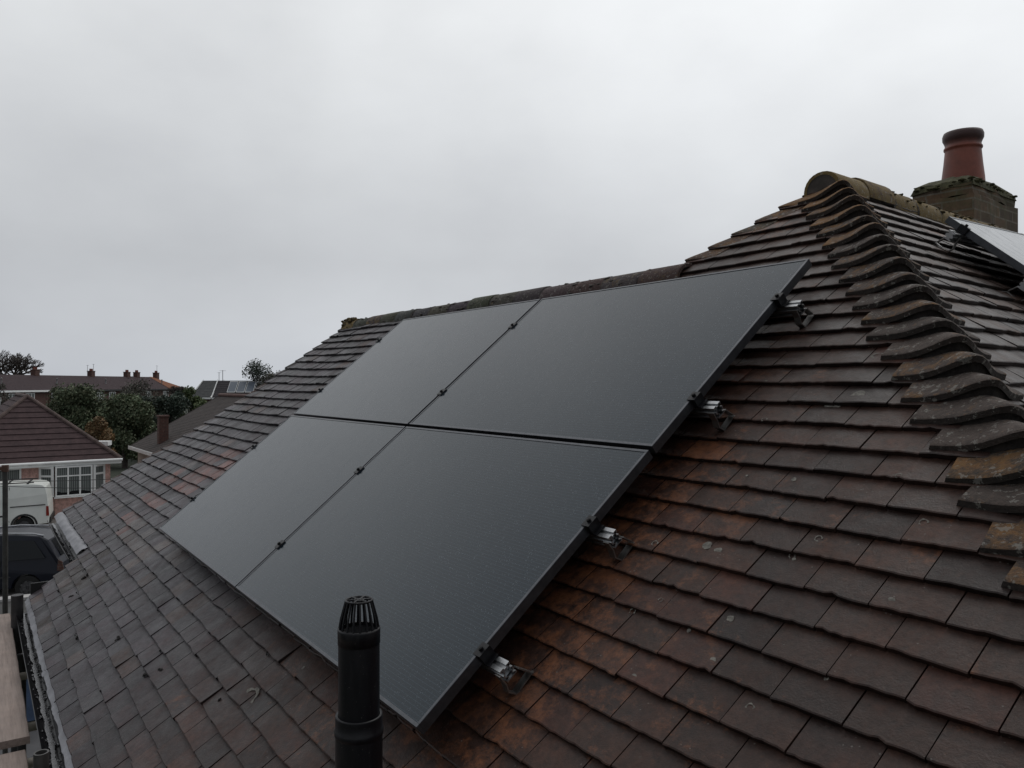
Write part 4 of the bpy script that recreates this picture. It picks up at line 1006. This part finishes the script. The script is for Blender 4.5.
# ------------------------------------------------------------------ vegetation
def leaf_mat(name, c, var=.5):
    m = new_mat(name, c, .65, spec=.3); at_ = N(m, 'ShaderNodeAttribute', attribute_name='Col')
    Lk(m, mixc(m, 1., c, at_.outputs['Color'], 'MULTIPLY'), bsdf(m).inputs['Base Color']); return m
barkm = simple('bark', (.06, .05, .045), .9, var=.4, scale=8)
def crown_tree(name, u, v, w, zt_, zb_, mat, lab, cat='tree', n=3500, leaf=.16, depth=None, clumps=26, group=None, seed=0, shape='round'):
    RR = random.Random(seed+int(u*10)); base = bg(u, v)
    root = tag(empty(name, base, 0), lab, cat, group); dep = depth or w*.8
    cl = []
    for i in range(clumps):
        a = RR.random()*6.28; e = RR.random(); h = RR.uniform(.12, 1)
        rr = math.sqrt(max(.05, 1-(abs(h-.45)/.60)**2.2)) if shape == 'round' else (1.05-h)*.9
        rad_ = rr*math.sqrt(RR.random())*.92
        p = RT*(math.cos(a)*rad_*w/2)+FW*(math.sin(a)*rad_*dep/2)+Vector((0, 0, lerp(zb_, zt_-w*.08, h)))
        cl.append((p, RR.uniform(.12, .24)*w, RR.uniform(.65, 1.35)))
    mb = MB()
    for i in range(n):
        p, r, br = cl[RR.randrange(len(cl))]
        d = Vector((RR.gauss(0, 1), RR.gauss(0, 1), RR.gauss(0, .8))).normalized()
        q = p+d*r*(RR.random()**.35)*RR.uniform(.75, 1.15); 
        if q.z > zt_+.25 or q.z < .05: continue
        s = leaf*RR.uniform(.5, 1.3); ax = Vector((RR.gauss(0, 1), RR.gauss(0, 1), RR.gauss(0, 1))).normalized(); bx = ax.orthogonal().normalized(); cx_ = ax.cross(bx)
        k = br*RR.uniform(.7, 1.35); y = RR.uniform(.85, 1.15)
        mb.add([q-bx*s*.5, q-cx_*s*.3, q+bx*s*.5, q+cx_*s*.3], [(0, 1, 2, 3)], (k*y, k, k*.95, 1))
    for i in range(len(mb.v)): mb.v[i] = tuple(Vector(mb.v[i])) 
    mb.build('crown', mat, root, False) if False else mb.build('crown', mat, root, True)
    tk = MB(); tk.tube([(0, 0, 0), (.05, 0, zt_*.4), (0, .05, zt_*.75)], [w*.04+.05, w*.03+.03, .03], 8)
    for i in range(9):
        p, r, br = cl[i]; z = RR.uniform(.25, .6)*zt_; tk.tube([(0, 0, z), (p.x*.5, p.y*.5, lerp(z, p.z, .6)), tuple(p)], [.06, .04, .015], 5)
    tk.build('trunk', barkm, root, True)
    return root
g1 = leaf_mat('leaf_green', (.092, .112, .068)); g2 = leaf_mat('leaf_dark', (.052, .068, .055)); g3 = leaf_mat('leaf_grey', (.082, .080, .068)); g4 = leaf_mat('leaf_russet', (.21, .14, .075)); g5 = leaf_mat('leaf_light', (.11, .14, .07))
def U(x, d): return (x-512)/780*d
def Zy(y, d): return H-(y-384)/780*d
T = lambda nm, x0, x1, yt, d, mat, lab, **k: crown_tree(nm, U((x0+x1)/2, d), d, (x1-x0)/780*d, Zy(yt, d), k.pop('zb', .4), mat, lab, **k)
T('evergreen_tree', 44, 112, 387, 54, g1, 'broad green evergreen right behind the pink bungalow roof', n=30000, leaf=.19, clumps=46)
T('evergreen_tree', 98, 152, 397, 52, g1, 'green evergreen between the russet shrub and the grey-brown roof', n=26000, leaf=.19, clumps=40, seed=3)
T('bare_shrub', 104, 162, 378, 66, g3, 'dull grey-brown leafless looking tree in front of the terrace roofs', n=20000, leaf=.15, clumps=40, seed=5)
T('evergreen_tree', 128, 168, 398, 58, g2, 'dark green evergreen below the grey-brown tree crown', n=16000, leaf=.2, clumps=26, seed=6)
T('conifer_tree', 154, 188, 386, 57, g2, 'darkest evergreen just left of the bright green bush', n=18000, leaf=.19, clumps=30, seed=8)
T('garden_bush', 176, 206, 389, 60, g5, 'bright green bush showing above the grey-brown roof', n=8000, leaf=.2, clumps=22, seed=9, cat='bush')
T('garden_shrub', 82, 113, 418, 45, g4, 'russet brown shrub by the right hip of the pink bungalow', n=7000, leaf=.15, clumps=22, seed=10, cat='shrub', zb=.6)
T('evergreen_tree', 243, 284, 361, 72, g2, 'dark tree on the skyline left of the roof edge', n=5200, leaf=.17, clumps=12, seed=12, zb=4.2)
T('garden_shrub', 256, 296, 373, 66, g3, 'brownish shrub touching the near roof edge under the skyline tree', n=8000, leaf=.18, clumps=26, seed=14, cat='shrub', zb=3.8)
T('garden_shrub', -14, 12, 385, 48, g3, 'brownish shrub at the left picture edge above the bungalow roof', n=3000, leaf=.12, clumps=18, seed=15, cat='shrub')
def bare_tree(x, d, w_px, ytop, lab, seed, ybase=384, thin=1.):
    RR = random.Random(seed); root = tag(empty('bare_tree', bg(U(x, d), d), YAW), lab, 'tree'); ht = Zy(ytop, d); mb = MB(); w = w_px/780*d
    def br(p, dr, ln, r, dep):
        q = p+dr*ln; mid = p+dr*ln*.5+Vector((RR.gauss(0, .06), RR.gauss(0, .06), RR.gauss(0, .04)))*ln
        mb.tube([p, mid, q], [r, r*.85, r*.65], 5 if dep > 2 else 6, cap=False)
        if dep >= 6 or r < .012: return
        for k in range(3 if dep < 6 else 2):
            nd_ = (dr+Vector((RR.gauss(0, .62), RR.gauss(0, .62), RR.gauss(.08, .32)))).normalized(); br(q, nd_, ln*RR.uniform(.62, .86), r*RR.uniform(.58, .76), dep+1)
    trunk = MB(); h0 = ht*.48; r0_ = .40*thin
    trunk.tube([(0, 0, 0), (.1, 0, h0*.6), (0, 0, h0)], [r0_, r0_*.8, r0_*.7], 8); trunk.build('trunk', barkm, root, True)
    for k in range(7):
        a_ = 6.28*k/7+RR.random(); br(Vector((0, 0, h0*.97)), Vector((math.cos(a_)*.75, math.sin(a_)*.75, .75)).normalized(), w*.22, r0_*.55, 1)
    mb.build('crown', barkm, root, True)
bare_tree(10, 124, 50, 345, 'leafless tree on the skyline above the terrace at the far left', 4)
bare_tree(129, 160, 22, 367, 'small leafless tree just behind the middle terrace chimneys', 9, thin=.7)
bare_tree(178, 120, 18, 371, 'small leafless tree beyond the orange hip end', 12, thin=.7)

# ------------------------------------------------------------------ ground, road, path
def sheet(name, pts, z, mat, kind='structure'):
    b = MB(); b.add([(p.x, p.y, z) for p in pts], [tuple(range(len(pts)))]); return tag(b.build(name, mat, None), kind=kind)
grass = simple('lawn', (.026, .033, .020), .95, var=.4, scale=1.5, bs=.4); asph = simple('asphalt', (.055, .055, .058), .6, var=.25, scale=3, bs=.3); pave = simple('paving', (.20, .19, .18), .8, var=.2, scale=3)
big = 900; sheet('ground', [Vector((-big, -big, 0)), Vector((big, -big, 0)), Vector((big, big, 0)), Vector((-big, big, 0))], 0, grass)
# road parallel to the bungalow front
rd = Vector((math.cos(YAW+rad(26)), math.sin(YAW+rad(26)), 0)); rn = Vector((-rd.y, rd.x, 0)); rc = bg(-16.5, 24.5)
sheet('road', [rc+rd*60*a+rn*b for a, b in ((-1, -4.2), (1, -4.2), (1, 4.2), (-1, 4.2))], .004, asph)
sheet('driveway', [rc+rd*a+rn*b for a, b in ((-14, 6.1), (5, 6.1), (5, 9.6), (-14, 9.6))], .130, pave)
for nm, b0, b1 in (('far_pavement', 4.32, 6.1), ('near_pavement', -6.2, -4.32)):
    b = MB(); P = [rc+rd*60*a+rn*q for a, q in ((-1, b0), (1, b0), (1, b1), (-1, b1))]
    b.add([(p.x, p.y, z) for z in (0, .125) for p in P], [(4, 5, 6, 7), (0, 1, 5, 4), (1, 2, 6, 5), (2, 3, 7, 6), (3, 0, 4, 7)]); tag(b.build('pavement', pave, None), kind='structure')
    k0, k1 = (b0-.12, b0) if b0 > 0 else (b1, b1+.12); b = MB(); P = [rc+rd*60*a+rn*q for a, q in ((-1, k0), (1, k0), (1, k1), (-1, k1))]
    b.add([(p.x, p.y, z) for z in (0, .13) for p in P], [(4, 5, 6, 7), (0, 1, 5, 4), (1, 2, 6, 5), (2, 3, 7, 6), (3, 0, 4, 7)]); tag(b.build('kerb', simple('kerb', (.28, .27, .26), .8), None), kind='structure')
# front yard between our wall and the road is asphalt/paved
y0 = at(5, 610, 16.5); y0.z = 0
sheet('driveway', [y0+rd*a+rn*b for a, b in ((-14, -9), (9, -9), (9, 2.2), (-14, 2.2))], .004, asph)
lw = tag(empty('garden_wall', y0, YAW+rad(26)), 'low pale garden wall beyond the end of the planks', 'wall')
b = MB(); b.box(-8, 1.9, 0, 4, 2.12, .55); b.build('wall', simple('pale_block', (.34, .33, .31), .8), lw, True)
b = MB(); 
for i in range(20): b.box(-8+i*.6+.004, 1.86, .551, -8+i*.6+.596, 2.16, .61)
b.build('coping', simple('coping', (.42, .41, .40), .8), lw, True)
# thin wires slung from our eave to the street
b = MB()
for k, (y_, zz) in enumerate(((486, 0), (481, .0))):
    p0 = at(-80, y_-6+k*3, 17); p1 = at(115, y_+2-k*4, 17+k)
    b.tube([p0.lerp(p1, i/12)-Vector((0, 0, .06*math.sin(math.pi*i/12))) for i in range(13)], .007, 5)
tag(b.build('overhead_wires', blk, None), 'pair of thin dark wires crossing in front of the bungalow window', 'wires')

# ------------------------------------------------------------------ light, sky
w = bpy.data.worlds.new('World'); sc.world = w; w.use_nodes = True; nt = w.node_tree
for n_ in list(nt.nodes): nt.nodes.remove(n_)
class Wm: node_tree = nt
wm = Wm()
out = N(wm, 'ShaderNodeOutputWorld'); SUN_EL, SUN_ROT = rad(58), math.atan2(FW.x, FW.y)+rad(42)
sky = N(wm, 'ShaderNodeTexSky', sky_type='NISHITA', sun_disc=False); sky.sun_elevation = SUN_EL; sky.sun_rotation = SUN_ROT; sky.air_density = 1; sky.dust_density = 4
b1 = N(wm, 'ShaderNodeBackground'); b1.inputs['Strength'].default_value = .05; Lk(wm, sky.outputs[0], b1.inputs['Color'])
v = tc(wm, (1, 1, 1.8), 'Generated'); vr = tc(wm, None, 'Generated')
sx = N(wm, 'ShaderNodeSeparateXYZ'); Lk(wm, vr, sx.inputs[0])
cl1 = nz(wm, v, 1.7, 6, .5); cl2 = nz(wm, v, 4.5, 5, .5)
grad = ramp(wm, sx.outputs[2], [(.0, (.47, .495, .53)), (.05, (.48, .50, .53)), (.15, (.46, .475, .495)), (.42, (.65, .665, .675)), (.62, (.68, .685, .69)), (1., (.68, .685, .69))])
cc = mixc(wm, 1., grad, ramp(wm, cl1, [(.30, (.86, .86, .87)), (.5, (1, 1, 1)), (.68, (1.10, 1.10, 1.10))]), 'MULTIPLY')
cc = mixc(wm, 1., cc, ramp(wm, cl2, [(.3, (.96, .96, .965)), (.7, (1.03, 1.03, 1.03))]), 'MULTIPLY')
# brighter side of the overcast
vd = N(wm, 'ShaderNodeVectorMath', operation='DOT_PRODUCT'); Lk(wm, vr, vd.inputs[0]); bd = (FW*.75+RT*.45+Vector((0, 0, .48))).normalized(); vd.inputs[1].default_value = bd
cc = mixc(wm, 1., cc, ramp(wm, vd.outputs['Value'], [(.0, (.95,)*3), (.75, (1.0,)*3), (1., (1.16,)*3)]), 'MULTIPLY')
vd2 = N(wm, 'ShaderNodeVectorMath', operation='DOT_PRODUCT'); Lk(wm, vr, vd2.inputs[0]); vd2.inputs[1].default_value = (FW*.96+Vector((0, 0, .28))).normalized()
cc = mixc(wm, 1., cc, ramp(wm, mth(wm, 'ADD', mth(wm, 'MULTIPLY', vd2.outputs['Value'], .5), .5), [(.30, (.52, .53, .545)), (.60, (.70, .72, .74)), (.86, (1., 1., 1.))]), 'MULTIPLY')
b2 = N(wm, 'ShaderNodeBackground'); b2.inputs['Strength'].default_value = 1.24; Lk(wm, cc, b2.inputs['Color'])
ad = N(wm, 'ShaderNodeMixShader'); ad.inputs[0].default_value = .93
Lk(wm, b1.outputs[0], ad.inputs[1]); Lk(wm, b2.outputs[0], ad.inputs[2]); Lk(wm, ad.outputs[0], out.inputs[0])
ld = bpy.data.lights.new('sun', 'SUN'); ld.energy = .65; ld.angle = rad(45); ld.color = (1, .97, .93)
lo = bpy.data.objects.new('sun', ld); COL.objects.link(lo)
sd = Vector((math.sin(SUN_ROT)*math.cos(SUN_EL), math.cos(SUN_ROT)*math.cos(SUN_EL), math.sin(SUN_EL)))
lo.rotation_euler = sd.to_track_quat('Z', 'Y').to_euler()
# ------------------------------------------------------------------ camera
cd = bpy.data.cameras.new('camera'); cam = bpy.data.objects.new('camera', cd); COL.objects.link(cam)
cd.sensor_width = 36; cd.lens = 780/1024*36; cd.clip_start = .05; cd.clip_end = 3000
cam.location = CAM; cam.rotation_euler = (math.pi/2, 0, YAW)
sc.camera = cam
sc.view_settings.view_transform = 'Standard'; sc.view_settings.look = 'None'; sc.view_settings.gamma = 1; sc.view_settings.exposure = 0
sc.render.resolution_x = 1024; sc.render.resolution_y = 768
